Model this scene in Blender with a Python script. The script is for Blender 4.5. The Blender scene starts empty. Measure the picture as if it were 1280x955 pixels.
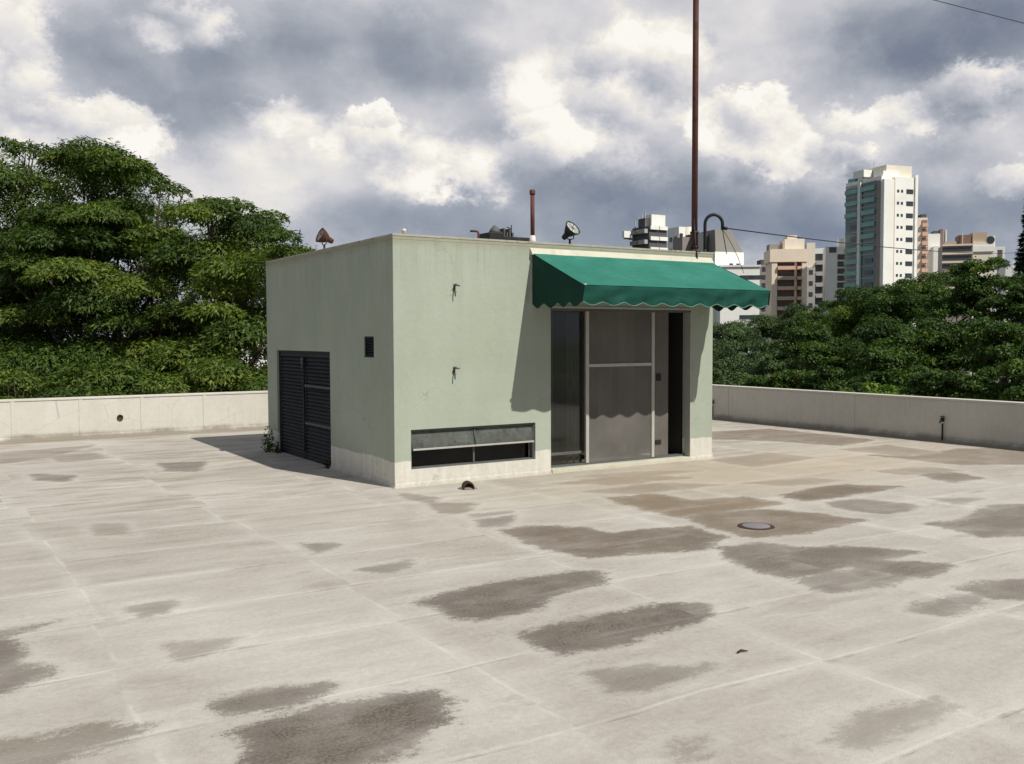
import bpy, bmesh, math, random
import numpy as np
from mathutils import Vector, Matrix, noise as mnoise
R_ = math.radians
random.seed(7); RNG = np.random.default_rng(7)
S = bpy.context.scene
COL = S.collection

# ------------------------------------------------------------------ camera
CX, CY, CZ = -4.5133, -9.724, 1.70
FPX, YAW, PITCH, ROLL = 1186.14, R_(31.9963), R_(2.7047), R_(-0.1975)
Fv = Vector((math.sin(YAW)*math.cos(PITCH), math.cos(YAW)*math.cos(PITCH), -math.sin(PITCH)))
R0 = Vector((math.cos(YAW), -math.sin(YAW), 0)); U0 = R0.cross(Fv)
Rv = R0*math.cos(ROLL) + U0*math.sin(ROLL); Uv = -R0*math.sin(ROLL) + U0*math.cos(ROLL)
C0 = Vector((CX, CY, CZ))
cam_d = bpy.data.cameras.new('camera'); cam = bpy.data.objects.new('camera', cam_d); COL.objects.link(cam)
cam_d.sensor_width = 36; cam_d.lens = 36*FPX/1280; cam_d.clip_start = .05; cam_d.clip_end = 6000
M = Matrix.Identity(4)
for i in range(3):
    M[i][0] = Rv[i]; M[i][1] = Uv[i]; M[i][2] = -Fv[i]; M[i][3] = C0[i]
cam.matrix_world = M
S.camera = cam
def dirpx(x, y): return (Fv*FPX + Rv*(x-640) - Uv*(y-477.5))
def at(x, y, dist):                      # point seen at pixel (x, y), dist metres in front
    return C0 + dirpx(x, y)*(dist/FPX)
def gnd(x, y, z=0.0):
    d = dirpx(x, y); return C0 + d*((z-C0.z)/d.z)
def azel(x, y):
    d = dirpx(x, y).normalized(); return math.degrees(math.atan2(d.x, d.y)), math.degrees(math.asin(d.z))

# ------------------------------------------------------------------ light
SUNV = Vector((0.22, -0.82, 1.0)).normalized()      # towards the sun
sun_d = bpy.data.lights.new('sun', 'SUN'); sun_d.energy = 4.7; sun_d.angle = R_(0.53); sun_d.color = (1.0, .955, .86)
sun = bpy.data.objects.new('sun', sun_d); COL.objects.link(sun)
sun.rotation_euler = SUNV.to_track_quat('Z', 'Y').to_euler(); sun.location = (0, -20, 30)
S.view_settings.view_transform = 'Standard'; S.view_settings.look = 'None'
S.view_settings.exposure = 0.0; S.view_settings.gamma = 1; S.view_settings.use_curve_mapping = False
S.render.engine = 'CYCLES'
S.cycles.use_denoising = True
S.cycles.max_bounces = 6; S.cycles.diffuse_bounces = 3; S.cycles.transparent_max_bounces = 8
S.cycles.sample_clamp_indirect = 4

class NT:
    """tiny node-tree writer"""
    def __init__(s, nt): s.nt = nt; s.n = nt.nodes; s.l = nt.links
    def _in(s, sock, v):
        if v is None: return
        if isinstance(v, bpy.types.NodeSocket): s.l.new(v, sock)
        else:
            try: sock.default_value = v
            except Exception: sock.default_value = (*v, 1) if len(v) == 3 else v
    def math(s, op, a, b=None, c=None, clamp=False):
        n = s.n.new('ShaderNodeMath'); n.operation = op; n.use_clamp = clamp
        s._in(n.inputs[0], a); s._in(n.inputs[1], b)
        if c is not None: s._in(n.inputs[2], c)
        return n.outputs[0]
    def vmath(s, op, a, b=None, c=None):
        n = s.n.new('ShaderNodeVectorMath'); n.operation = op
        s._in(n.inputs[0], a); s._in(n.inputs[1], b)
        if c is not None: s._in(n.inputs[2], c)
        return n.outputs['Value'] if op in ('DOT_PRODUCT', 'LENGTH', 'DISTANCE') else n.outputs[0]
    def noise(s, vec, scale, detail=4, rough=.55, dist=0, out='Fac', dim='3D'):
        n = s.n.new('ShaderNodeTexNoise'); n.noise_dimensions = dim
        s._in(n.inputs['Vector'], vec); n.inputs['Scale'].default_value = scale
        n.inputs['Detail'].default_value = detail; n.inputs['Roughness'].default_value = rough
        n.inputs['Distortion'].default_value = dist
        return n.outputs[0] if out == 'Fac' else n.outputs['Color']
    def vor(s, vec, scale, feat='F1', smooth=None, out='Distance'):
        n = s.n.new('ShaderNodeTexVoronoi'); n.feature = feat
        s._in(n.inputs['Vector'], vec); n.inputs['Scale'].default_value = scale
        if smooth is not None and feat == 'SMOOTH_F1': n.inputs['Smoothness'].default_value = smooth
        return n.outputs[out]
    def mapr(s, v, a, b, c=0, d=1, smooth=True):
        n = s.n.new('ShaderNodeMapRange'); n.interpolation_type = 'SMOOTHSTEP' if smooth else 'LINEAR'
        s._in(n.inputs[0], v); n.inputs[1].default_value = a; n.inputs[2].default_value = b
        n.inputs[3].default_value = c; n.inputs[4].default_value = d
        return n.outputs[0]
    def mix(s, f, a, b, mode='MIX'):
        n = s.n.new('ShaderNodeMix'); n.data_type = 'RGBA'; n.blend_type = mode
        s._in(n.inputs[0], f); s._in(n.inputs[6], a); s._in(n.inputs[7], b)
        return n.outputs[2]
    def ramp(s, f, stops, interp='LINEAR'):
        n = s.n.new('ShaderNodeValToRGB'); cr = n.color_ramp; cr.interpolation = interp
        while len(cr.elements) < len(stops): cr.elements.new(.5)
        for e, (p, c) in zip(cr.elements, stops): e.position = p; e.color = (*c, 1)
        s._in(n.inputs[0], f); return n.outputs[0]
    def mapping(s, vec, scale=(1, 1, 1), loc=(0, 0, 0), rot=(0, 0, 0)):
        n = s.n.new('ShaderNodeMapping'); s._in(n.inputs[0], vec)
        n.inputs['Scale'].default_value = scale; n.inputs['Location'].default_value = loc; n.inputs['Rotation'].default_value = rot
        return n.outputs[0]
    def sep(s, vec):
        n = s.n.new('ShaderNodeSeparateXYZ'); s._in(n.inputs[0], vec); return n.outputs
    def comb(s, x, y, z):
        n = s.n.new('ShaderNodeCombineXYZ'); s._in(n.inputs[0], x); s._in(n.inputs[1], y); s._in(n.inputs[2], z); return n.outputs[0]
    def coord(s, which='Object'): return s.n.new('ShaderNodeTexCoord').outputs[which]
    def attr(s, name, out='Fac'):
        n = s.n.new('ShaderNodeAttribute'); n.attribute_name = name; return n.outputs[out]

def srgb(r, g, b):
    f = lambda c: (c/255/12.92) if c/255 <= .04045 else ((c/255+.055)/1.055)**2.4
    return (f(r), f(g), f(b))

# ------------------------------------------------------------------ sky
def make_world():
    w = bpy.data.worlds.new('World'); S.world = w; w.use_nodes = True
    nt = w.node_tree; nt.nodes.clear(); N = NT(nt)
    sky = nt.nodes.new('ShaderNodeTexSky'); sky.sky_type = 'NISHITA'; sky.sun_disc = False
    sky.sun_elevation = math.asin(SUNV.z); sky.sun_rotation = math.atan2(SUNV.x, SUNV.y)
    d = N.coord('Generated')
    x, y, z = N.sep(d)[:3]
    az = N.math('MULTIPLY', N.math('ARCTAN2', x, y), 57.2958)
    el = N.math('MULTIPLY', N.math('ARCSINE', z), 57.2958)
    p = N.comb(az, el, 0)
    dd = N.mapping(d, scale=(1, 1, 1.35))
    warp = N.vmath('SUBTRACT', N.noise(dd, 5.0, 3, .55, out='Color'), (.5, .5, .5))
    warp2 = N.vmath('SUBTRACT', N.noise(dd, 15, 6, .70, out='Color'), (.5, .5, .5))
    pw = N.vmath('MULTIPLY_ADD', warp, (9, 6, 0), p)
    pw = N.vmath('MULTIPLY_ADD', warp2, (3.6, 3.0, 0), pw)
    pc = N.vmath('MULTIPLY_ADD', warp, (4, 3, 0), p)
    pc = N.vmath('MULTIPLY_ADD', warp2, (5.5, 5.0, 0), pc)
    def ell(bx, by, hw, hh, P):
        a0, e0 = azel(bx, by); a1, _ = azel(bx+hw, by); _, e2 = azel(bx, by+hh)
        sx = 1/max(abs(a1-a0), .1); sy = 1/max(abs(e2-e0), .1)
        return N.vmath('MULTIPLY_ADD', P, (sx, sy, 0), (-a0*sx, -e0*sy, 0))
    n1 = N.noise(dd, 9, 8, .62)
    n2 = N.noise(dd, 2.6, 2, .5)
    dd2 = N.vmath('MULTIPLY_ADD', warp2, (.07, .07, .07), dd)
    puff = N.vor(dd2, 14)
    puffs = N.vor(N.vmath('ADD', dd2, (.010, -.014, .026)), 14)
    relief = N.math('SUBTRACT', puffs, puff)
    # smooth background: broad light and dark masses
    B = [(95, 50, 90, 46, -.24), (200, 135, 130, 36, -.20), (300, 90, 90, 60, -.10), (440, 55, 190, 48, -.20), (570, 110, 110, 36, -.14),
         (640, 25, 60, 40, .14), (330, 205, 110, 50, .18), (600, 180, 160, 60, .10), (780, 60, 140, 70, .20), (930, 50, 90, 60, .10),
         (1150, 40, 150, 58, -.34), (1260, 30, 80, 60, -.10), (1100, 190, 200, 60, .07), (1175, 185, 40, 26, -.22),
         (480, 290, 260, 34, -.16), (900, 290, 300, 38, -.20), (1150, 300, 190, 52, -.24), (275, 240, 90, 40, .10), (30, 60, 60, 160, .22)]
    acc = None
    for (bx, by, hw, hh, wt) in B:
        q = ell(bx, by, hw, hh, pw)
        g = N.math('POWER', .42, N.vmath('DOT_PRODUCT', q, q))
        acc = N.math('MULTIPLY_ADD', g, wt, .66 if acc is None else acc)
    mott = N.math('SUBTRACT', n1, .5)
    v = N.math('MULTIPLY_ADD', mott, .34, acc)
    v = N.math('MULTIPLY_ADD', N.math('SUBTRACT', n2, .5), .14, v)
    v = N.math('MULTIPLY_ADD', relief, .16, v)
    # heaped bright clouds: (px, py, half width, half height, brightness, edge softness)
    CU = [(105, 165, 105, 46, .93, .5), (15, 60, 45, 80, .84, .9), (235, 28, 62, 34, .84, .9), (350, 152, 48, 26, .76, .9), (460, 185, 60, 36, .92, .6), (455, 150, 24, 14, .92, .5),
          (560, 222, 85, 38, .92, .7), (690, 135, 62, 78, .88, .8), (790, 105, 110, 76, .90, .8), (700, 165, 50, 26, .97, .5), (845, 75, 60, 50, .90, .7),
          (932, 152, 62, 52, .97, .35), (985, 192, 50, 36, .90, .5), (1150, 140, 130, 20, .80, .9), (1230, 110, 60, 30, .80, .9), (1268, 226, 34, 32, .88, .5), (1065, 205, 30, 20, .76, .8)]
    for (bx, by, hw, hh, br, sf) in CU:
        q = ell(bx, by, hw, hh, pc)
        r2 = N.vmath('LENGTH', q)
        m = N.mapr(r2, 1.0-sf*.42, 1.05+sf*.36, 1, 0)
        up = N.math('MULTIPLY', N.sep(q)[1], .09)          # tops lighter than bases (az/el space: y up)
        tgt = N.math('MULTIPLY_ADD', relief, .62, N.math('MULTIPLY_ADD', mott, .80, N.math('ADD', up, br-.05)))
        v = N.math('MULTIPLY_ADD', m, N.math('SUBTRACT', tgt, v), v)
    # dark bellies in front
    DK = [(765, 232, 115, 26, -.24), (640, 262, 120, 26, -.06), (610, 168, 50, 20, -.14), (370, 240, 70, 16, -.06), (880, 255, 160, 22, -.12), (560, 185, 26, 16, -.14), (470, 215, 30, 12, -.10)]
    for (bx, by, hw, hh, wt) in DK:
        q = ell(bx, by, hw, hh, pc)
        v = N.math('MULTIPLY_ADD', N.math('POWER', .4, N.vmath('DOT_PRODUCT', q, q)), wt, v)
    col = N.ramp(v, [(0.08, srgb(98, 110, 134)), (.26, srgb(122, 130, 147)), (.40, srgb(147, 153, 165)), (.54, srgb(175, 179, 187)),
                     (.68, srgb(204, 203, 209)), (.80, srgb(226, 223, 222)), (.91, srgb(244, 239, 230)), (1.0, srgb(254, 251, 243))])
    low = N.mapr(el, 1, 13, 1, 0)
    low = N.math('MULTIPLY', low, N.mapr(v, .45, .85, 1, .0))
    col = N.mix(N.math('MULTIPLY', low, .48), col, srgb(116, 131, 157))
    # sky overhead and outside the view is darkened to cut the fill light
    daz = N.math('ABSOLUTE', N.math('SUBTRACT', az, 32.0))
    away = N.math('MAXIMUM', N.mapr(daz, 34, 85), N.mapr(el, 27, 55))
    col = N.mix(N.math('MULTIPLY', away, .80), col, (.20, .225, .275, 1))
    k = nt.nodes.new('ShaderNodeVectorMath'); k.operation = 'SCALE'; nt.links.new(col, k.inputs[0]); k.inputs['Scale'].default_value = 10.0
    mixc = N.mix(.965, sky.outputs[0], k.outputs[0])
    bg = nt.nodes.new('ShaderNodeBackground'); nt.links.new(mixc, bg.inputs[0]); bg.inputs[1].default_value = 0.10
    out = nt.nodes.new('ShaderNodeOutputWorld'); nt.links.new(bg.outputs[0], out.inputs[0])
    w.cycles.sampling_method = 'NONE'
make_world()

# ------------------------------------------------------------------ materials
def newmat(name):
    m = bpy.data.materials.new(name); m.use_nodes = True
    nt = m.node_tree; b = nt.nodes['Principled BSDF']; return m, NT(nt), b
def link(N, b, col=None, rough=None, bump=None, bs=.3, bd=.02, metal=None, spec=None):
    if col is not None: N._in(b.inputs['Base Color'], col if isinstance(col, bpy.types.NodeSocket) else (*col, 1))
    if rough is not None: N._in(b.inputs['Roughness'], rough)
    if metal is not None: N._in(b.inputs['Metallic'], metal)
    if spec is not None: b.inputs['Specular IOR Level'].default_value = spec
    if bump is not None:
        n = N.n.new('ShaderNodeBump'); n.inputs['Strength'].default_value = bs; n.inputs['Distance'].default_value = bd
        N.l.new(bump, n.inputs['Height']); N.l.new(n.outputs[0], b.inputs['Normal'])
def worn(name, c, var=.18, scale=3.0, rough=.75, metal=0, bs=.2, bd=.01, dark=None, dark_amt=.5, spec=.3):
    """plain worn surface: broad and fine tone variation, blotches of dirt, slight bump"""
    m, N, b = newmat(name); o = N.coord('Object')
    n1 = N.noise(o, scale, 6, .6); n2 = N.noise(o, scale*9, 5, .65)
    f = N.math('MULTIPLY_ADD', n1, .65, N.math('MULTIPLY', n2, .35))
    lo = tuple(x*(1-var) for x in c); hi = tuple(min(1, x*(1+var)) for x in c)
    col = N.ramp(f, [(.3, lo), (.7, hi)])
    if dark is not None:
        mk = N.mapr(N.noise(o, scale*1.7, 7, .68, .4), .52, .68)
        col = N.mix(N.math('MULTIPLY', mk, dark_amt), col, (*dark, 1))
    link(N, b, col, N.mapr(n2, .2, .8, rough-.08, min(1, rough+.08)), n2, bs, bd, metal, spec)
    return m

def mat_roof():
    m, N, b = newmat('roof screed'); o = N.coord('Object')
    x, y, z = N.sep(o)[:3]
    wv = N.noise(N.mapping(o, scale=(.5, .5, 1)), 1.0, 3, .5)
    wf = N.noise(o, 7, 4, .6)
    yy = N.math('MULTIPLY_ADD', wv, .16, y); yy = N.math('MULTIPLY_ADD', wf, .025, yy)
    # screed lanes run along X, one every 0.92 m
    fy = N.math('FRACT', N.math('DIVIDE', N.math('ADD', yy, .80), .92))
    lane = N.math('FLOOR', N.math('DIVIDE', N.math('ADD', yy, .80), .92))
    dy = N.math('MULTIPLY', N.math('ABSOLUTE', N.math('SUBTRACT', fy, .5)), -1.0)      # -.5 at joint
    dy = N.math('ADD', dy, .5)                                                          # 0 at joint
    wn = N.n.new('ShaderNodeTexWhiteNoise'); wn.noise_dimensions = '1D'; N.l.new(lane, wn.inputs['W'])
    xx = N.math('MULTIPLY_ADD', wn.outputs['Value'], .22, N.math('MULTIPLY_ADD', wf, .03, x))
    fx = N.math('FRACT', N.math('DIVIDE', N.math('ADD', xx, .32+.08), 1.6))
    pan = N.math('FLOOR', N.math('DIVIDE', N.math('ADD', xx, .32+.08), 1.6))
    dx = N.math('ADD', N.math('MULTIPLY', N.math('ABSOLUTE', N.math('SUBTRACT', fx, .5)), -1.0), .5)
    wn2 = N.n.new('ShaderNodeTexWhiteNoise'); wn2.noise_dimensions = '2D'; N.l.new(N.comb(lane, pan, 0), wn2.inputs['Vector'])
    # every panel was trowelled on its own: its texture is offset from its neighbour's
    oc = N.vmath('MULTIPLY_ADD', N.comb(lane, pan, 0), (3.7, 5.3, 0), o)
    big = N.noise(o, .45, 5, .6, .5); streak = N.noise(N.mapping(oc, scale=(.6, 4, 1)), 1.5, 6, .66)
    patch = N.noise(N.mapping(oc, scale=(.7, 1.2, 1)), 1.5, 7, .66, .4)
    fine = N.noise(o, 26, 6, .75); grit = N.noise(o, 110, 3, .7)
    f = N.math('MULTIPLY_ADD', big, .8, N.math('MULTIPLY', streak, .45))
    f = N.math('MULTIPLY_ADD', wn2.outputs['Value'], .12, f)
    f = N.math('MULTIPLY_ADD', patch, .55, f)
    f = N.math('MULTIPLY_ADD', fine, .62, f); f = N.math('MULTIPLY_ADD', grit, .42, f)
    col = N.ramp(N.mapr(f, 1.02, 1.92, 0, 1, False), [(0, (.220, .198, .170)), (.32, (.352, .326, .290)), (.60, (.434, .409, .372)), (1, (.575, .554, .520))])
    # light ridges of slurry on the joints
    hazy = N.mapr(N.noise(o, .9, 4, .6), .38, .62)
    ridge = N.math('MULTIPLY', N.mapr(dy, .003, .022, 1, 0), N.mapr(N.noise(o, 2.6, 4, .7), .30, .58))
    ridgex = N.math('MULTIPLY', N.mapr(dx, .002, .014, 1, 0), N.mapr(N.noise(o, 2.1, 4, .7), .40, .62))
    halo = N.math('MULTIPLY', N.mapr(dy, .02, .13, 1, 0), hazy)
    halox = N.math('MULTIPLY', N.mapr(dx, .01, .10, 1, 0), hazy)
    lite = N.math('MAXIMUM', ridge, ridgex); lite = N.math('MULTIPLY_ADD', N.math('MAXIMUM', halo, halox), .26, N.math('MULTIPLY', lite, .32))
    col = N.mix(N.math('MULTIPLY', lite, 1.0, clamp=True), col, (.60, .585, .55, 1))
    # old damp marks that stop at the joints
    dm = N.math('MULTIPLY', N.mapr(N.noise(N.mapping(oc, scale=(.5, 1.6, 1), loc=(4, 7, 0)), 1.4, 7, .66, .5), .57, .63), .26)
    col = N.mix(dm, col, (.235, .21, .175, 1))
    far = N.mapr(N.math('ADD', y, N.math('MULTIPLY', big, 3.0)), -1.5, 3.5)
    fm = N.math('MULTIPLY', N.mapr(N.noise(N.mapping(oc, scale=(.45, 2.2, 1), loc=(1, 3, 0)), 1.7, 8, .7, .6), .48, .60), .50)
    col = N.mix(N.math('MULTIPLY', far, fm), col, (.235, .195, .145, 1))
    ln = N.math('MULTIPLY', N.mapr(N.math('ABSOLUTE', N.math('SUBTRACT', fy, .965)), .0, .016, 1, 0), N.mapr(N.noise(o, 1.5, 4, .7), .46, .60))
    col = N.mix(N.math('MULTIPLY', ln, .5), col, (.19, .17, .14, 1))
    # thin grime in the lee of some joints
    gr = N.math('MULTIPLY', N.math('MULTIPLY', N.mapr(fy, .90, .985, 0, 1), N.mapr(N.noise(o, 1.1, 5, .65), .54, .66)), .55)
    col = N.mix(gr, col, (.20, .175, .145, 1))
    # warm (ochre) ground near the door and parapets
    col = N.mix(N.math('MULTIPLY', N.mapr(N.math('ADD', N.attr('warm'), N.math('MULTIPLY', N.math('SUBTRACT', big, .5), .8)), .2, 1), .55), col, (.42, .335, .225, 1))
    # mould stains, outlines from the mesh attribute, ragged by noise
    sv = N.math('ADD', N.attr('stain'), N.math('MULTIPLY', N.math('SUBTRACT', N.noise(N.mapping(o, scale=(.7, 1.3, 1)), 3.2, 9, .72), .5), .95))
    sv = N.math('MULTIPLY_ADD', N.math('SUBTRACT', grit, .5), .45, N.math('MULTIPLY_ADD', N.math('SUBTRACT', fine, .5), .65, sv))
    mask = N.math('MULTIPLY_ADD', N.mapr(sv, .44, .60), .82, N.math('MULTIPLY', N.mapr(sv, .60, .95), .18))
    rim = N.math('MULTIPLY', N.mapr(sv, .50, .62), N.mapr(sv, .66, .95, 1, 0))
    pale = N.math('MULTIPLY', N.mapr(sv, .12, .40), N.mapr(sv, .40, .50, 1, 0))
    col = N.mix(N.math('MULTIPLY', pale, .15), col, (.60, .59, .55, 1))
    tone = N.attr('tone')
    speck = N.mapr(N.noise(o, 60, 4, .8), .36, .66)
    scol = N.mix(speck, (.070, .058, .048, 1), (.190, .165, .138, 1))
    scol = N.mix(N.mapr(N.noise(o, 2.4, 6, .7), .40, .66, 0, .55), scol, (.205, .185, .160, 1))
    scol = N.mix(N.math('MULTIPLY', rim, .35), scol, (.060, .050, .042, 1))
    scol = N.mix(N.attr('brown'), scol, N.mix(speck, (.17, .125, .08, 1), (.27, .205, .14, 1)))
    pt = N.mapr(N.noise(N.mapping(oc, scale=(.8, 1.5, 1), loc=(2, 9, 0)), 1.8, 6, .66), .34, .56, .72, 1)
    col = N.mix(N.math('MULTIPLY', N.math('MULTIPLY', mask, pt), tone), col, scol)
    # scattered faint smudges
    sm = N.math('MULTIPLY', N.mapr(N.noise(N.mapping(o, scale=(.8, 2.0, 1)), 1.3, 8, .68), .60, .74), .42)
    col = N.mix(sm, col, (.24, .21, .175, 1))
    dots = N.mapr(N.vor(o, 2.3), .0, .030, .55, 0)
    col = N.mix(dots, col, (.10, .08, .06, 1))
    # dirt against the parapets
    edge = N.math('MAXIMUM', N.mapr(N.math('ADD', y, N.math('MULTIPLY', wf, .35)), 7.45, 7.95), N.mapr(N.math('ADD', x, N.math('MULTIPLY', wf, .35)), 9.1, 9.5))
    col = N.mix(N.math('MULTIPLY', edge, .6), col, (.15, .13, .10, 1))
    h = N.math('MULTIPLY_ADD', fine, .5, N.math('MULTIPLY', lite, .6)); h = N.math('MULTIPLY_ADD', grit, .35, h)
    link(N, b, col, .9, h, .55, .012, spec=.15)
    return m

def mat_wall():
    """pale green paint over render, white flashing band at the foot, grime and streaks"""
    m, N, b = newmat('green painted render'); o = N.coord('Object')
    x, y, z = N.sep(o)[:3]
    n1 = N.noise(o, 1.1, 6, .6); n2 = N.noise(o, 14, 6, .7)
    st = N.noise(N.mapping(o, scale=(9, 9, .55)), 1.0, 6, .65)
    f = N.math('MULTIPLY_ADD', n1, .62, N.math('MULTIPLY_ADD', st, .16, N.math('MULTIPLY', n2, .22)))
    col = N.ramp(f, [(.34, (.306, .346, .282)), (.5, (.344, .387, .319)), (.66, (.378, .420, .352))])
    # faded streaks running down from the roof edge
    top = N.mapr(z, 1.6, 2.85, 0, 1)
    stk = N.math('MULTIPLY', N.mapr(st, .48, .68), top)
    col = N.mix(N.math('MULTIPLY', stk, .34), col, (.44, .445, .38, 1))
    dk = N.math('MULTIPLY', N.mapr(N.noise(N.mapping(o, scale=(14, 14, .7), loc=(3, 1, 0)), 1, 7, .7), .50, .72), N.mapr(N.math('ADD', z, N.math('MULTIPLY', n1, .5)), 2.35, 3.1))
    col = N.mix(N.math('MULTIPLY', dk, .55), col, (.20, .20, .16, 1))
    # grime along the very top and repairs in another shade
    gt = N.math('MULTIPLY', N.mapr(N.math('MULTIPLY_ADD', N.noise(o, 3, 5, .7), .22, z), 2.80, 2.94), .55)
    col = N.mix(gt, col, (.27, .235, .17, 1))
    rep = N.math('MULTIPLY', N.mapr(N.noise(N.mapping(o, loc=(8, 3, 5)), 1.5, 3, .5), .60, .64), .35)
    col = N.mix(rep, col, (.36, .385, .30, 1))
    bl = N.mapr(N.noise(o, 4.5, 8, .75), .64, .72, 0, .4)
    col = N.mix(bl, col, (.22, .22, .17, 1))
    ck = N.mapr(N.vor(N.vmath('MULTIPLY_ADD', N.noise(o, 3, 4, .6, out='Color'), (.5, .5, .5), o), .8, 'DISTANCE_TO_EDGE'), .0, .006, .45, 0)
    col = N.mix(N.math('MULTIPLY', ck, N.mapr(N.noise(o, .8, 2), .48, .56)), col, (.20, .20, .16, 1))
    # white band
    lim = N.math('MULTIPLY_ADD', N.noise(o, 5, 4, .6), .07, N.math('MULTIPLY_ADD', n1, .03, .245))
    wmask = N.mapr(N.math('SUBTRACT', z, lim), -.004, .012, 1, 0)
    wcol = N.ramp(N.math('MULTIPLY_ADD', n2, .4, N.math('MULTIPLY', st, .6)), [(.35, (.50, .485, .42)), (.6, (.64, .625, .57))])
    wcol = N.mix(N.mapr(N.noise(o, 3.2, 8, .75), .58, .70, 0, .45), wcol, (.30, .265, .20, 1))
    ft = N.mapr(N.math('MULTIPLY_ADD', n2, .08, z), .03, .12, .55, 0)
    wcol = N.mix(ft, wcol, (.28, .245, .19, 1))
    col = N.mix(wmask, col, wcol)
    link(N, b, col, .85, N.math('MULTIPLY_ADD', n1, 1.2, n2), .35, .012, spec=.2)
    return m

def mat_parapet():
    m, N, b = newmat('whitewashed parapet'); o = N.coord('Object'); x, y, z = N.sep(o)[:3]
    n1 = N.noise(o, .8, 6, .6); n2 = N.noise(o, 16, 6, .7)
    st = N.noise(N.mapping(o, scale=(6, 6, .8)), 1.0, 6, .65)
    f = N.math('MULTIPLY_ADD', n1, .5, N.math('MULTIPLY_ADD', st, .3, N.math('MULTIPLY', n2, .2)))
    col = N.ramp(f, [(.34, (.47, .445, .40)), (.52, (.56, .54, .49)), (.68, (.63, .61, .57))])
    col = N.mix(N.math('MULTIPLY', N.mapr(st, .55, .70), .35), col, (.36, .32, .26, 1))
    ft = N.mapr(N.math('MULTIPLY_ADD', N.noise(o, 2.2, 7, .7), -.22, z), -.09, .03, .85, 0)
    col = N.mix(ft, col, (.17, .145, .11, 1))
    ck = N.mapr(N.vor(N.mapping(o, scale=(1, 1, 1.5)), 1.1, 'DISTANCE_TO_EDGE'), .0, .006, .4, 0)
    col = N.mix(N.math('MULTIPLY', ck, N.mapr(n1, .5, .6)), col, (.25, .22, .18, 1))
    link(N, b, col, .88, N.math('MULTIPLY_ADD', n1, 1.5, n2), .35, .012, spec=.2)
    return m

def mat_leaf(name, dark, lite, yellow=None, trans=.35, rough=.55):
    m, N, b = newmat(name)
    r = N.attr('rnd'); o = N.coord('Object')
    f = N.math('MULTIPLY_ADD', N.noise(o, .35, 3, .5), .55, N.math('MULTIPLY', r, .5))
    col = N.ramp(f, [(.22, dark), (.80, lite)])
    if yellow: col = N.mix(N.mapr(r, .93, .99), col, (*yellow, 1))
    link(N, b, col, rough, spec=.25)
    t = N.n.new('ShaderNodeBsdfTranslucent'); N.l.new(N.mix(1, col, (1.0, 1.25, .45, 1), 'MULTIPLY'), t.inputs[0])
    mx = N.n.new('ShaderNodeMixShader'); mx.inputs[0].default_value = trans
    N.l.new(b.outputs[0], mx.inputs[1]); N.l.new(t.outputs[0], mx.inputs[2])
    N.l.new(mx.outputs[0], N.n['Material Output'].inputs[0])
    return m

def mat_fabric(name, c0, c1, c2, tr=.06):
    m, N, b = newmat(name); o = N.coord('Object')
    n1 = N.noise(o, 2.2, 5, .6); n2 = N.noise(N.mapping(o, scale=(1, 5, 5)), 6, 5, .6)
    w = N.n.new('ShaderNodeTexWave'); w.inputs['Scale'].default_value = 120; N.l.new(o, w.inputs[0])
    col = N.ramp(N.math('MULTIPLY_ADD', n1, .6, N.math('MULTIPLY', n2, .4)), [(.32, c0), (.55, c1), (.72, c2)])
    xo = N.sep(o)[0]
    seam = N.mapr(N.math('ABSOLUTE', N.math('SUBTRACT', N.math('FRACT', N.math('DIVIDE', xo, .62)), .5)), .0, .014, 1, 0)
    col = N.mix(N.math('MULTIPLY', seam, .35), col, (.006, .06, .045, 1))
    dirt = N.mapr(N.noise(N.mapping(o, scale=(7, 1.2, 1)), 1.2, 7, .7), .54, .72, 0, .30)
    col = N.mix(dirt, col, (.06, .13, .10, 1))
    link(N, b, col, .8, N.math('MULTIPLY_ADD', w.outputs['Fac'], .05, N.math('MULTIPLY', n2, .6)), .25, .01, spec=.2)
    t = N.n.new('ShaderNodeBsdfTranslucent'); N.l.new(col, t.inputs[0])
    mx = N.n.new('ShaderNodeMixShader'); mx.inputs[0].default_value = tr
    N.l.new(b.outputs[0], mx.inputs[1]); N.l.new(t.outputs[0], mx.inputs[2]); N.l.new(mx.outputs[0], N.n['Material Output'].inputs[0])
    return m

def mat_glass(name, tint=(.55, .58, .56), refl=.25):
    m, N, b = newmat(name)
    tr = N.n.new('ShaderNodeBsdfTransparent'); tr.inputs[0].default_value = (*tint, 1)
    gl = N.n.new('ShaderNodeBsdfGlossy'); gl.inputs['Roughness'].default_value = .06; gl.inputs[0].default_value = (.8, .85, .85, 1)
    fr = N.n.new('ShaderNodeFresnel'); fr.inputs[0].default_value = 1.5
    n = N.n.new('ShaderNodeBump'); n.inputs['Strength'].default_value = .04; N.l.new(N.noise(N.coord('Object'), 1.5, 2), n.inputs['Height']); N.l.new(n.outputs[0], gl.inputs['Normal'])
    mx = N.n.new('ShaderNodeMixShader'); N.l.new(N.math('MULTIPLY_ADD', fr.outputs[0], .8, refl*.3), mx.inputs[0])
    N.l.new(tr.outputs[0], mx.inputs[1]); N.l.new(gl.outputs[0], mx.inputs[2]); N.l.new(mx.outputs[0], N.n['Material Output'].inputs[0])
    return m
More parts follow.
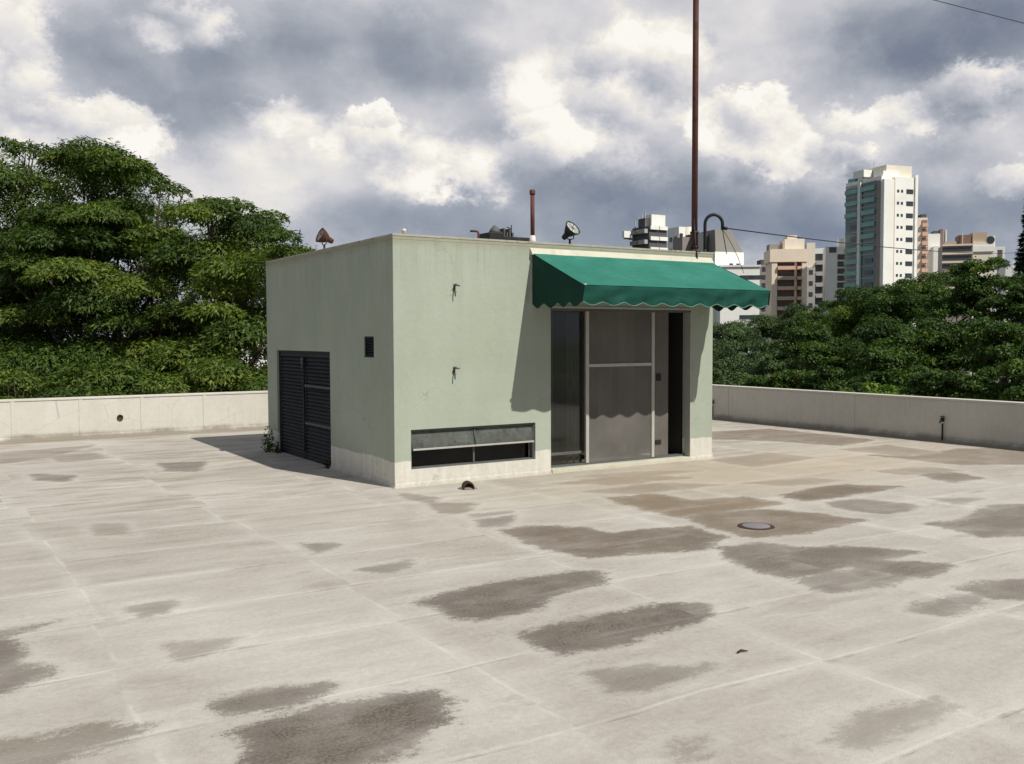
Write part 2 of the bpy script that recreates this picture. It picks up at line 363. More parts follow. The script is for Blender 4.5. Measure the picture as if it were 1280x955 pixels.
def mat_screen():
    """insect screen: fine brown-grey mesh that lets a little of the room show"""
    m, N, b = newmat('insect screen'); o = N.coord('Object')
    n1 = N.noise(o, 2, 5, .6)
    col = N.ramp(n1, [(.3, (.150, .142, .132)), (.7, (.225, .212, .198))])
    link(N, b, col, .7, spec=.3)
    tr = N.n.new('ShaderNodeBsdfTransparent'); mx = N.n.new('ShaderNodeMixShader'); mx.inputs[0].default_value = .55
    N.l.new(tr.outputs[0], mx.inputs[1]); N.l.new(b.outputs[0], mx.inputs[2]); N.l.new(mx.outputs[0], N.n['Material Output'].inputs[0])
    return m

MT = dict(
    roof=mat_roof(), wall=mat_wall(), parapet=mat_parapet(), fabric=mat_fabric('sunlit-tone green canvas', (.018, .140, .102), (.030, .185, .140), (.060, .235, .185)),  # canopy tone lifted: its sunlit sheen is put into the colour
    fabric2=mat_fabric('shade-tone green canvas', (.004, .032, .023), (.005, .042, .030), (.009, .056, .041), .03),  # same canvas darkened: shade of the side cheeks painted in
    fabric3=mat_fabric('green valance canvas', (.008, .060, .045), (.011, .082, .062), (.022, .112, .086), .05), screen=mat_screen(),  # valance: same canvas again, with part of its shade in the colour
    glass=mat_glass('door glass', (.70, .70, .66), .05), dusty=worn('dusty wired glass', (.150, .165, .150), .45, 7, .5, dark=(.06, .07, .065), dark_amt=.8),
    coping=worn('grimy coping', (.36, .35, .28), .2, 4, .85, dark=(.16, .13, .09), dark_amt=.7),
    cream=worn('cream flashing', (.52, .51, .42), .12, 3, .7, dark=(.36, .32, .22), dark_amt=.4),
    white=worn('white trim paint', (.62, .61, .57), .1, 4, .6, dark=(.4, .37, .3), dark_amt=.3),
    alu=worn('dull aluminium', (.44, .43, .40), .12, 6, .5, .2),
    black=worn('blackened steel', (.020, .021, .023), .3, 4, .55, .1, dark=(.05, .05, .05), dark_amt=.5),
    slat=worn('dark painted louvre', (.022, .024, .028), .3, 5, .6, 0, spec=.15, dark=(.035, .036, .036), dark_amt=.6),
    slatgrey=worn('dusty steel rail', (.10, .105, .105), .2, 5, .6),
    rust=worn('rusty brown steel', (.125, .050, .040), .3, 5, .8, .1, dark=(.05, .025, .02), dark_amt=.7),
    rust2=worn('rusted lamp housing', (.085, .038, .028), .3, 14, .8, .1, dark=(.06, .03, .02), dark_amt=.8),
    lens=worn('old lamp reflector', (.62, .63, .60), .3, 30, .35, .3, dark=(.12, .12, .1), dark_amt=.6),
    hose=worn('black conduit', (.015, .015, .017), .2, 5, .45),
    dark=worn('room shade black', (.035, .033, .030), .2, 2, .9),  # near-black tone that paints in the shade of the unlit room
    hem=worn('faded hem tape', (.13, .22, .18), .3, 9, .85), railm=worn('grey steel bar', (.055, .060, .060), .2, 5, .6),
    curtain=worn('brown curtain', (.22, .185, .155), .2, 2, .9, bs=.1),
    drainm=worn('lilac grey drain lid', (.20, .185, .205), .1, 9, .7, dark=(.2, .18, .18), dark_amt=.4),
    clay=worn('dark clay pipe', (.055, .030, .020), .3, 12, .8),
    bark=worn('bark', (.060, .045, .034), .35, 3, .95, bs=.6, bd=.03),
    weed=None, soil=None)
MT['leafL'] = mat_leaf('feathery leaves', (.026, .054, .010), (.108, .162, .027), (.16, .19, .03), .24)
MT['leafL2'] = mat_leaf('lighter feathery leaves', (.032, .062, .012), (.128, .186, .030), (.19, .22, .04), .27)
MT['leafR'] = mat_leaf('broad dark leaves', (.022, .048, .011), (.074, .130, .026), None, .28)
MT['leafR2'] = mat_leaf('mid green leaves', (.030, .062, .013), (.094, .160, .030), (.15, .19, .03), .3)
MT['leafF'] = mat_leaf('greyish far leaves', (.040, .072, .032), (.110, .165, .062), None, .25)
MT['leafB'] = mat_leaf('bright young leaves', (.050, .105, .014), (.16, .25, .035), (.24, .27, .05), .36)
MT['needle'] = mat_leaf('dark needles', (.010, .026, .018), (.028, .058, .035), None, .1)
MT['weed'] = mat_leaf('weed leaves', (.02, .05, .01), (.07, .12, .02), None, .25)

# ------------------------------------------------------------------ mesh helpers
def link_obj(name, me, mats, parent=None):
    o = bpy.data.objects.new(name, me); COL.objects.link(o)
    for mm in (mats if isinstance(mats, (list, tuple)) else [mats]): me.materials.append(mm)
    if parent is not None: o.parent = parent
    return o
def obj(name, bm, mats, parent=None, smooth=False, bevel=0):
    me = bpy.data.meshes.new(name)
    if bevel: 
        bmesh.ops.remove_doubles(bm, verts=bm.verts, dist=1e-5)
        bmesh.ops.bevel(bm, geom=[e for e in bm.edges if len(e.link_faces) == 2 and e.calc_face_angle(0) > .6], offset=bevel, segments=2, affect='EDGES', profile=.6)
    bmesh.ops.recalc_face_normals(bm, faces=bm.faces)
    if smooth:
        for f in bm.faces: f.smooth = True
    bm.to_mesh(me); bm.free()
    return link_obj(name, me, mats, parent)
def thing(name, label, cat, loc=(0, 0, 0), rz=0, group=None):
    o = bpy.data.objects.new(name, None); COL.objects.link(o); o.location = loc; o.rotation_euler = (0, 0, rz)
    o.empty_display_size = .2; o['label'] = label; o['category'] = cat
    if group: o['group'] = group
    return o
def tag(o, label, cat, group=None, kind=None):
    if label: o['label'] = label
    if cat: o['category'] = cat
    if group: o['group'] = group
    if kind: o['kind'] = kind
    return o
def box(bm, a, b, mi=0):
    (x0, y0, z0), (x1, y1, z1) = a, b
    v = [bm.verts.new(p) for p in ((x0, y0, z0), (x1, y0, z0), (x1, y1, z0), (x0, y1, z0), (x0, y0, z1), (x1, y0, z1), (x1, y1, z1), (x0, y1, z1))]
    for q in ((3, 2, 1, 0), (4, 5, 6, 7), (0, 1, 5, 4), (1, 2, 6, 5), (2, 3, 7, 6), (3, 0, 4, 7)):
        f = bm.faces.new([v[i] for i in q]); f.material_index = mi
    return v
def tube(bm, pts, rad, seg=10, mi=0, cap=True):
    pts = [Vector(p) for p in pts]; n = len(pts)
    rads = rad if isinstance(rad, (list, tuple)) else [rad]*n
    rings = []; up = Vector((0, 0, 1)); prev = None
    for i, p in enumerate(pts):
        t = (pts[min(i+1, n-1)] - pts[max(i-1, 0)]).normalized()
        a = prev if prev is not None else (up if abs(t.z) < .9 else Vector((1, 0, 0)))
        u = (a - t*a.dot(t))
        if u.length < 1e-4: u = Vector((0, 1, 0)) - t*t.y
        u.normalize(); w = t.cross(u); prev = u
        rings.append([bm.verts.new(p + (u*math.cos(2*math.pi*k/seg) + w*math.sin(2*math.pi*k/seg))*rads[i]) for k in range(seg)])
    for i in range(n-1):
        for k in range(seg):
            f = bm.faces.new((rings[i][k], rings[i][(k+1) % seg], rings[i+1][(k+1) % seg], rings[i+1][k])); f.material_index = mi; f.smooth = True
    if cap:
        for r in (rings[0][::-1], rings[-1]):
            f = bm.faces.new(r); f.material_index = mi
def lathe(bm, prof, M4=None, seg=24, mi=0):
    rings = []
    for (r, z) in prof:
        rings.append([bm.verts.new((M4 or Matrix()) @ Vector((r*math.cos(2*math.pi*k/seg), r*math.sin(2*math.pi*k/seg), z))) for k in range(seg)])
    for i in range(len(prof)-1):
        for k in range(seg):
            f = bm.faces.new((rings[i][k], rings[i][(k+1) % seg], rings[i+1][(k+1) % seg], rings[i+1][k])); f.smooth = True; f.material_index = mi
    for r in (rings[0][::-1], rings[-1]):
        f = bm.faces.new(r); f.material_index = mi
def holed(bm, u0, u1, v0, v1, holes, w0, w1, axis='y'):
    """slab with rectangular holes. axis 'y': u=x, thickness w along y. axis 'x': u=y, thickness along x."""
    us = sorted({u0, u1, *[h[i] for h in holes for i in (0, 1)]}); vs = sorted({v0, v1, *[h[i] for h in holes for i in (2, 3)]})
    us = [u for u in us if u0 <= u <= u1]; vs = [v for v in vs if v0 <= v <= v1]
    P = (lambda u, w, v: (u, w, v)) if axis == 'y' else (lambda u, w, v: (w, u, v))
    V = {}
    def vert(u, w, v):
        k = (round(u, 5), round(w, 5), round(v, 5))
        if k not in V: V[k] = bm.verts.new(P(u, w, v))
        return V[k]
    def solid(i, j):
        if i < 0 or j < 0 or i >= len(us)-1 or j >= len(vs)-1: return False
        uc, vc = (us[i]+us[i+1])/2, (vs[j]+vs[j+1])/2
        return not any(h[0] < uc < h[1] and h[2] < vc < h[3] for h in holes)
    for i in range(len(us)-1):
        for j in range(len(vs)-1):
            if not solid(i, j): continue
            a, b, c, d = us[i], us[i+1], vs[j], vs[j+1]
            for w in (w0, w1): bm.faces.new((vert(a, w, c), vert(b, w, c), vert(b, w, d), vert(a, w, d)))
            for (ii, jj, p, q) in ((i-1, j, (a, c), (a, d)), (i+1, j, (b, c), (b, d)), (i, j-1, (a, c), (b, c)), (i, j+1, (a, d), (b, d))):
                if not solid(ii, jj): bm.faces.new((vert(p[0], w0, p[1]), vert(q[0], w0, q[1]), vert(q[0], w1, q[1]), vert(p[0], w1, p[1])))
def copies(o, spots, parent, first=True):
    """more of the same part: shared mesh"""
    for s in spots:
        c = o.copy(); COL.objects.link(c); c.parent = parent; c.location = s

# ------------------------------------------------------------------ ground of the city, and the roof terrace
GZ = -17.0
def build_ground():
    bm = bmesh.new(); nseg = 64; rs = [0, 30, 80, 160, 320, 700, 1500, 3500]
    cx, cy = 0, 0; prev = None
    for r in rs[1:]:
        ring = [bm.verts.new((cx+r*math.cos(2*math.pi*k/nseg), cy+r*math.sin(2*math.pi*k/nseg), GZ)) for k in range(nseg)]
        if prev is None: bm.faces.new(ring)
        else:
            for k in range(nseg): bm.faces.new((prev[k], ring[k], ring[(k+1) % nseg], prev[(k+1) % nseg]))
        prev = ring
    m, N, b = newmat('city ground'); o = N.coord('Object')
    col = N.ramp(N.noise(o, .05, 7, .65), [(.35, (.03, .05, .02)), (.5, (.06, .08, .035)), (.62, (.11, .105, .085)), (.75, (.16, .15, .13))])
    link(N, b, col, .95)
    o = obj('ground', bm, m); o['kind'] = 'structure'
build_ground()

RX, LY, HP = 9.341, 7.84, .702          # inner faces of the right and far parapets, parapet height
X0, Y0 = -13.0, -17.0
STAINS = [  # outline in photo pixels, strength, brown
 ([(298,915),(330,900),(420,880),(500,868),(545,862),(556,875),(540,888),(580,900),(545,908),(525,920),(500,935),(440,960),(350,985),(318,960),(303,935)], 1.0, 0),
 ([(278,880),(300,870),(350,860),(405,854),(410,861),(385,875),(330,888),(290,890)], .85, 0),
 ([(-40,790),(12,806),(24,812),(20,830),(70,838),(40,850),(-40,880)], .9, 0),
 ([(-40,935),(60,922),(110,912),(190,904),(150,924),(100,938),(60,955),(-40,985)], .75, .2),
 ([(528,752),(560,741),(640,727),(720,714),(750,717),(752,730),(690,742),(672,760),(600,774),(575,772),(550,762)], .95, 0),
 ([(650,795),(690,782),(760,768),(830,756),(882,755),(886,768),(820,790),(760,805),(700,815),(678,808)], 1.0, 0),
 ([(742,842),(800,835),(885,831),(850,846),(800,862),(780,864),(755,853)], .6, 0),
 ([(632,663),(670,657),(730,660),(765,667),(800,662),(860,658),(905,672),(880,686),(800,692),(740,696),(700,690),(660,678)], .95, .25),
 ([(760,622),(820,618),(870,626),(930,621),(974,629),(900,640),(850,646),(800,636)], .9, .75),
 ([(855,645),(900,640),(960,637),(1010,641),(1080,650),(1010,665),(945,672),(900,663)], .9, .45),
 ([(978,621),(1010,612),(1060,606),(1127,608),(1060,619),(1010,626)], .95, .35),
 ([(1030,628),(1070,624),(1120,628),(1152,633),(1110,642),(1060,637)], .7, .2),
 ([(900,685),(950,679),(1000,685),(1060,683),(1145,690),(1100,700),(1192,707),(1160,722),(1120,719),(1060,708),(1020,718),(980,722),(940,712),(915,700)], .9, .1),
 ([(1002,730),(1030,715),(1080,711),(1132,722),(1100,732),(1040,741)], .7, 0),
 ([(1162,655),(1210,650),(1240,631),(1330,631),(1330,668),(1230,671)], .8, .1),
 ([(1203,736),(1230,728),(1330,724),(1330,748),(1240,748)], .75, 0),
 ([(1145,764),(1170,748),(1220,744),(1230,755),(1180,768)], .7, 0),
 ([(1035,925),(1080,895),(1170,873),(1192,880),(1150,902),(1070,930)], .55, .1),
 ([(1080,568),(1140,571),(1200,561),(1340,560),(1340,580),(1200,581)], .7, .4),
 ([(888,540),(960,536),(1050,545),(1092,550),(1050,557),(960,551),(888,549)], .8, .4),
 ([(1050,562),(1110,556),(1180,566),(1130,570)], .5, .4),
 ([(1153,594),(1190,590),(1228,597),(1190,603)], .8, .3),
 ([(498,616),(545,622),(540,629),(505,622)], .7, .5), ([(540,630),(592,628),(580,641),(555,641)], .6, .3),
 ([(598,650),(642,645),(630,657),(605,658)], .7, .1), ([(582,643),(638,640),(600,646)], .6, .1),
 ([(448,712),(514,702),(485,716)], .6, 0), ([(378,680),(420,680),(400,690)], .7, 0),
 ([(198,579),(258,577),(245,589),(215,589)], .75, 0), ([(42,593),(92,594),(80,602),(50,601)], .75, 0),
 ([(-40,796),(74,776),(20,791),(-40,803)], .8, 0), ([(166,759),(215,752),(205,764),(180,768)], .6, .2),
 ([(213,805),(292,799),(262,814),(232,823)], .5, .3),
 ([(690,604),(800,594),(865,597),(760,606)], .5, .9), ([(720,596),(790,590),(870,588),(800,597)], .35, .9),
 ([(735,615),(820,604),(900,606),(800,617)], .5, .9),
 ([(1095,589),(1160,584),(1200,588),(1130,594)], .5, .5), ([(935,604),(1000,598),(1055,600),(990,607)], .45, .7),
 ([(120,655),(150,655),(160,668),(130,668)], .4, .3), ([(60,570),(110,566),(140,572),(80,578)], .4, .3),
 ([(890,575),(960,566),(1020,572),(940,584)], .45, .8), ([(1165,624),(1225,622),(1200,630)], .45, .3),
 ([(560,520),(640,516)], 0, 0),
 ([(850,930),(880,925),(870,945),(840,948)], .5, .2), ([(0,566),(120,556),(60,572),(0,580)], .5, .4),
]
def build_terrace():
    st = .05
    xs = np.concatenate([np.arange(X0, -6.0, .5), np.arange(-6.0, RX+.001, st)]); xs[-1] = RX
    ys = np.concatenate([np.arange(Y0, -8.5, .5), np.arange(-8.5, LY+.001, st)]); ys[-1] = LY
    nx, ny = len(xs), len(ys)
    X, Y = np.meshgrid(xs, ys); P = np.stack([X.ravel(), Y.ravel()], 1)
    stain = np.zeros(len(P)); tone = np.zeros(len(P)); brown = np.zeros(len(P))
    for poly, s, br in STAINS:
        if len(poly) < 3: continue
        q = np.array([gnd(a, b)[:2] for a, b in poly])
        lo, hi = q.min(0)-.5, q.max(0)+.5
        idx = np.where((P[:, 0] > lo[0]) & (P[:, 0] < hi[0]) & (P[:, 1] > lo[1]) & (P[:, 1] < hi[1]))[0]
        if not len(idx): continue
        p = P[idx]; ins = np.zeros(len(p), bool); dm = np.full(len(p), 9.)
        for i in range(len(q)):
            a, b = q[i], q[(i+1) % len(q)]
            c = ((a[1] > p[:, 1]) != (b[1] > p[:, 1])) & (p[:, 0] < (b[0]-a[0])*(p[:, 1]-a[1])/(b[1]-a[1]+1e-9)+a[0]); ins ^= c
            ab = b-a; t = np.clip(((p-a)@ab)/(ab@ab+1e-9), 0, 1); dm = np.minimum(dm, np.linalg.norm(p-(a+t[:, None]*ab), axis=1))
        sd = np.where(ins, dm, -dm); v = np.clip(.5+sd/.42+.10, 0, 1)
        better = v > stain[idx]
        k = idx[better]; stain[k] = v[better]; tone[k] = s; brown[k] = br
    warm = np.exp(-(((P[:, 0]-4.2)/4.0)**2 + ((P[:, 1]+1.2)/2.0)**2))*.8 + np.exp(-(((P[:, 0]-9.3)/2.2)**2))*.35 + np.exp(-(((P[:, 1]-7.8)/1.4)**2))*.35
    Z = np.zeros(len(P))
    verts = np.stack([P[:, 0], P[:, 1], Z], 1)
    i = np.arange(nx-1)[None, :] + nx*np.arange(ny-1)[:, None]
    quads = np.stack([i, i+1, i+nx+1, i+nx], -1).reshape(-1, 4)
    me = bpy.data.meshes.new('roof_terrace'); me.vertices.add(len(verts)); me.vertices.foreach_set('co', verts.ravel())
    me.loops.add(quads.size); me.loops.foreach_set('vertex_index', quads.ravel().astype(np.int32))
    me.polygons.add(len(quads)); me.polygons.foreach_set('loop_start', np.arange(0, quads.size, 4, dtype=np.int32)); me.polygons.foreach_set('loop_total', np.full(len(quads), 4, dtype=np.int32))
    me.update()
    for nm, arr in (('stain', stain), ('tone', tone), ('brown', brown), ('warm', warm)):
        a = me.attributes.new(nm, 'FLOAT', 'POINT'); a.data.foreach_set('value', arr.astype(np.float32))
    o = link_obj('roof_terrace', me, MT['roof']); o['kind'] = 'structure'
build_terrace()

def build_block():
    """the building that carries the terrace, below our feet"""
    t = thing('apartment_block', 'pale building whose flat roof is the terrace, standing under the green rooftop house', 'building', (0, 0, GZ))
    bm = bmesh.new(); box(bm, (X0-.18, Y0-.18, 0), (RX+.18, LY+.18, -GZ-.012)); obj('wall', bm, MT['parapet'], t)
    bm = bmesh.new(); box(bm, (-.6, 0, -.7), (.6, .03, .7)); w = obj('window', bm, MT['black'], t)
    sp = [(x, LY+.18, 3.0*k+1.9) for k in range(5) for x in np.arange(X0+1.5, RX, 2.8)]
    w.location = sp[0]; copies(w, sp[1:], t)
build_block()

def build_parapets():
    # right parapet
    o = None
    bm = bmesh.new(); box(bm, (RX, Y0, -.01), (RX+.18, LY+.18, HP-.035)); 
    t = thing('parapet_wall', 'whitewashed parapet in shade on the right, with water pipes on its inner face', 'parapet', (0, 0, 0), group='parapets round the terrace')
    obj('wall', bm, MT['parapet'], t, bevel=.008)
    bm = bmesh.new(); box(bm, (RX-.012, Y0, HP-.035), (RX+.192, LY+.19, HP)); obj('coping', bm, MT['parapet'], t, bevel=.008)
    for y in (4.2, 1.15, -2.05, -5.2):
        bm = bmesh.new(); box(bm, (RX-.008, y-.012, 0), (RX+.01, y+.012, HP-.036)); obj('joint_strip', bm, MT['parapet'], t)
    bm = bmesh.new(); prof(bm, [(RX-.07, 0), (RX-.045, .022), (RX-.002, .075), (RX-.002, 0)], Y0, LY, 'y'); obj('skirting', bm, MT['parapet'], t)
    # far parapet, in the sun
    t = thing('parapet_wall', 'sunlit whitewashed parapet on the left in front of the big tree, with a round drain hole', 'parapet', (0, 0, 0), group='parapets round the terrace')
    bm = bmesh.new(); box(bm, (X0-.18, LY, -.01), (RX-.014, LY+.18, HP-.035)); obj('wall', bm, MT['parapet'], t, bevel=.008)
    bm = bmesh.new(); box(bm, (X0-.18, LY-.012, HP-.035), (RX-.016, LY+.19, HP)); obj('coping', bm, MT['parapet'], t, bevel=.008)
    for px in (16, 101, 178, 256):
        d = dirpx(px, 520); k = (LY-C0.y)/d.y; x = C0.x+d.x*k
        bm = bmesh.new(); box(bm, (x-.028, LY-.010, 0), (x+.028, LY+.01, HP-.036)); obj('joint_strip', bm, MT['parapet'], t, bevel=.004)
    bm = bmesh.new(); prof(bm, [(LY-.07, 0), (LY-.045, .022), (LY-.002, .075), (LY-.002, 0)], X0, RX-.07, 'x'); obj('skirting', bm, MT['parapet'], t)
    bm = bmesh.new(); Mh = Matrix.Translation((-1.578, LY+.004, .327)) @ Matrix.Rotation(R_(90), 4, 'X')
    lathe(bm, [(.052, -.004), (.052, .022), (.040, .022), (.038, .006), (.001, .005)], Mh, 20); obj('drain_hole', bm, MT['clay'], t)
    # the two sides behind the camera
    for nm, a, b_, lb in (('parapet_wall', (X0-.18, Y0, -.01), (X0, LY-.014, HP), 'whitewashed parapet closing the far left side of the terrace'),
                      ('parapet_wall', (X0-.18, Y0-.18, -.01), (RX+.18, Y0-.002, HP), 'whitewashed parapet on the near side of the terrace')):
        bm = bmesh.new(); box(bm, a, b_); o = obj(nm, bm, MT['parapet'], bevel=.008); tag(o, lb, 'parapet', 'parapets round the terrace')
def prof(bm, pts, a, b, along):
    P = (lambda u, z, t: (u, t, z)) if along == 'y' else (lambda u, z, t: (t, u, z))
    A = [bm.verts.new(P(u, z, a)) for u, z in pts]; B = [bm.verts.new(P(u, z, b)) for u, z in pts]
    n = len(pts)
    for i in range(n): bm.faces.new((A[i], A[(i+1) % n], B[(i+1) % n], B[i]))
    bm.faces.new(A); bm.faces.new(B[::-1])
build_parapets()

# ------------------------------------------------------------------ rooftop house
W, D, H = 4.854, 4.55, 2.86
def build_house():
    t = thing('rooftop_house', 'small flat-roofed pale green house with a white foot band in the middle of the terrace', 'house', (0, 0, 0))
    LV = (.205, 1.90, .195, .65); DR = (2.13, 4.45, -.01, 2.06)
    SD = (1.95, 4.10, -.01, 1.52); VT = (.545, .83, 1.467, 1.715)
    bm = bmesh.new()
    holed(bm, 0, W, -.01, 2.80, [LV, DR], 0, .16, 'y')
    holed(bm, .163, D, -.01, 2.80, [SD, VT], 0, .16, 'x')
    holed(bm, .163, D, -.01, 2.80, [], W-.16, W, 'x')
    holed(bm, .163, W-.163, -.01, 2.80, [], D-.16, D, 'y')
    obj('wall', bm, MT['wall'], t)
    # roof slab whose edge is flush with the walls, thin coping on it
    bm = bmesh.new(); box(bm, (0, 0, 2.802), (W, D, 2.835)); obj('roof', bm, MT['wall'], t)
    bm = bmesh.new()
    NX = 24
    for (a, b_) in (((-.005, -.005), (W+.005, .14)), ((-.005, .142), (.14, D+.005)), ((W-.14, .142), (W+.005, D+.005)), ((.142, D-.14), (W-.142, D+.005))):
        box(bm, (a[0], a[1], 2.836), (b_[0], b_[1], 2.862))
    o = obj('coping', bm, MT['coping'], t, bevel=.005)
    # foot flare (render swept out over the waterproofing)
    bm = bmesh.new()
    pr = [(-.024, 0), (-.016, .015), (-.002, .055), (-.002, 0)]
    bm.free()
    for a, b_, ax in ((0, 2.13, 'x'), (4.45, W, 'x'), (-.023, 1.95, 'y'), (4.10, D, 'y')):
        bm = bmesh.new(); prof(bm, pr, a, b_, ax); obj('skirting', bm, MT['wall'], t)
    bm = bmesh.new(); prof(bm, [(W+.05, 0), (W+.03, .02), (W+.002, .1), (W+.002, 0)], 0, D, 'y'); obj('skirting', bm, MT['wall'], t)
    # step under the door
    bm = bmesh.new(); box(bm, (2.135, -.03, -.005), (4.445, .9, .052)); obj('threshold', bm, MT['cream'], t, bevel=.008)
    # ---- low hopper window
    w = bpy.data.objects.new('hopper_window', None); COL.objects.link(w); w.parent = t
    x0, x1, z0, z1 = LV
    bm = bmesh.new()
    for a, b_ in (((x0, .03, z1-.025), (x1, .10, z1)), ((x0, .03, z0), (x0+.022, .10, z1-.027)), ((x1-.022, .03, z0), (x1, .10, z1-.027)), ((x0+.024, .03, z0), (x1-.024, .10, z0+.018))): box(bm, a, b_)
    obj('frame', bm, MT['slatgrey'], w)
    bm = bmesh.new(); v = [bm.verts.new(p) for p in ((x0+.024, .012, .425), (x1-.024, .012, .425), (x1-.024, .055, z1-.028), (x0+.024, .055, z1-.028))]; bm.faces.new(v)
    bmesh.ops.solidify(bm, geom=bm.faces[:], thickness=.006); obj('pane', bm, MT['dusty'], w)
    bm = bmesh.new(); box(bm, (x0+.024, -.012, .410), (x1-.024, .010, .430)); obj('rail', bm, MT['alu'], w, bevel=.003)
    bm = bmesh.new(); box(bm, (1.045, .05, z0+.02), (1.065, .07, .40)); tube(bm, [(1.055, .0, .43), (1.055, .045, z1-.03)], .008, 6); obj('mullion', bm, MT['slatgrey'], w)
    bm = bmesh.new(); box(bm, (x0+.03, .18, z0-.05), (x1-.03, .20, z1+.05)); obj('backing', bm, MT['dark'], w)  # dark sheet standing in for the shade behind the window
    # ---- glazed front
    YG = .17
    d = bpy.data.objects.new('sliding_door', None); COL.objects.link(d); d.parent = t
    al = MT['alu']
    bm = bmesh.new()
    box(bm, (2.131, .10, .053), (2.160, .20, 2.055)); box(bm, (2.131, -.004, 2.028), (4.449, .19, 2.056)); box(bm, (2.162, .10, .053), (4.449, .20, .075))
    obj('frame', bm, MT['slatgrey'], d)
    bm = bmesh.new(); box(bm, (2.131, -.012, 2.057), (4.46, -.003, 2.085)); obj('head_rail', bm, al, d)
    # fixed left pane
    bm = bmesh.new(); box(bm, (2.16, .165, .076), (2.70, .171, 2.027)); obj('pane', bm, MT['glass'], d)
    bm = bmesh.new(); box(bm, (2.162, .14, .20), (2.70, .16, .235)); obj('kick_rail', bm, MT['slatgrey'], d)
    bm = bmesh.new(); box(bm, (2.50, .185, .076), (2.515, .20, 2.027)); box(bm, (2.61, .185, .076), (2.63, .20, 2.027)); obj('stile', bm, MT['slatgrey'], d)
    # light posts and rail of the screen door
    for xx in (2.765, 3.862):
        bm = bmesh.new(); box(bm, (xx-.024, .09, .076), (xx+.024, .125, 2.027)); obj('post', bm, al, d, bevel=.004)
    bm = bmesh.new(); box(bm, (2.79, .095, 1.312), (3.837, .12, 1.352)); obj('mid_rail', bm, al, d, bevel=.004)
    bm = bmesh.new(); box(bm, (2.79, .106, .076), (3.838, .109, 1.311)); box(bm, (2.79, .106, 1.353), (3.838, .109, 2.027)); obj('insect_screen', bm, MT['screen'], d)
    bm = bmesh.new(); box(bm, (2.70, .185, .076), (2.74, .2, 2.027)); obj('stile', bm, MT['black'], d)
    # right leaf, brown, with lock case
    bm = bmesh.new(); box(bm, (3.888, .13, .076), (4.16, .15, 2.027)); lf = obj('door_leaf', bm, worn('brown door leaf', (.125, .114, .104), .2, 3, .6), d)
    for q0, q1 in (((3.95, .112, 1.10), (4.02, .129, 1.20)), ((3.93, .118, .24), (4.03, .129, .30))):
        bm = bmesh.new(); box(bm, q0, q1); obj('lock', bm, MT['black'], d, bevel=.004)
    # white jamb strip where the wall ends
    bm = bmesh.new(); box(bm, (4.436, -.008, .053), (4.4485, .10, 2.03)); obj('jamb_strip', bm, al, d)
    # curtain and room
    bm = bmesh.new()
    for (a, b_, c) in ((2.17, 2.47, .46), (2.72, 3.12, .50), (3.25, 3.48, .50), (3.58, 3.85, .47)):
        n = int((b_-a)/.02); pr = None
        for i in range(n+1):
            x = a+(b_-a)*i/n; y = c+.018*math.sin(i*1.15)+.008*math.sin(i*.37+1)
            q = (bm.verts.new((x, y, .12)), bm.verts.new((x, y, 2.3)))
            if pr: f = bm.faces.new((pr[0], q[0], q[1], pr[1])); f.smooth = True
            pr = q
    obj('curtain', bm, MT['curtain'], d)
    bm = bmesh.new(); box(bm, (1.98, 1.6, .01), (4.68, 1.66, 2.79)); box(bm, (2.0, .21, .01), (2.03, 1.598, 2.79)); box(bm, (4.47, .21, .01), (4.50, 1.598, 2.79)); obj('room_shade_sheet', bm, MT['dark'], t)  # near-black sheets added so the room behind the door reads dark
    # ---- louvred double door on the side
    ld = bpy.data.objects.new('louvred_door', None); COL.objects.link(ld); ld.parent = t
    y0, y1, zt = 1.953, 4.097, 1.517
    bm = bmesh.new(); box(bm, (.03, y0, 0.0), (.09, y0+.03, zt)); box(bm, (.03, y1-.03, 0), (.09, y1, zt)); box(bm, (.03, y0+.032, zt-.03), (.09, y1-.032, zt)); obj('frame', bm, MT['slat'], ld)
    ym = 3.03
    for (a, b_) in ((y0+.034, ym-.008), (ym+.008, y1-.034)):
        lf = bpy.data.objects.new('door_leaf', None); COL.objects.link(lf); lf.parent = ld
        bm = bmesh.new(); box(bm, (.04, a, .02), (.075, a+.04, zt-.034)); box(bm, (.04, b_-.04, .02), (.075, b_, zt-.034)); box(bm, (.04, a+.042, zt-.08), (.075, b_-.042, zt-.034)); box(bm, (.04, a+.042, .02), (.075, b_-.042, .07))
        ns = 27; 
        for k in range(ns):
            z = .075+(zt-.16)*(k+.0)/ns
            v = [bm.verts.new(p) for p in ((.036, a+.042, z+.004), (.036, b_-.042, z+.004), (.070, b_-.042, z+.050), (.070, a+.042, z+.050), (.041, a+.042, z), (.041, b_-.042, z), (.075, b_-.042, z+.046), (.075, a+.042, z+.046))]
            for q in ((0, 1, 2, 3), (7, 6, 5, 4), (0, 4, 5, 1), (2, 6, 7, 3)): bm.faces.new([v[i] for i in q])
        o = obj('louvre_panel', bm, MT['slat'], ld); o.parent = ld; bpy.data.objects.remove(lf)
        if a < 2.5:
            for zz in (1.02, .50):
                bm = bmesh.new(); box(bm, (.022, a+.04, zz), (.034, b_-.04, zz+.035)); obj('cross_rail', bm, MT['railm'], ld, bevel=.003)
    bm = bmesh.new(); box(bm, (.020, ym-.012, .12), (.034, ym+.012, 1.44)); obj('centre_bar', bm, MT['slat'], ld)
    bm = bmesh.new(); box(bm, (.002, ym-.03, 1.34), (.019, ym+.03, 1.42)); tube(bm, [(-.01, ym-.06, 1.28), (-.015, ym-.06, 1.34), (-.01, ym-.06, 1.40)], .009, 6); obj('latch', bm, MT['slatgrey'], ld)
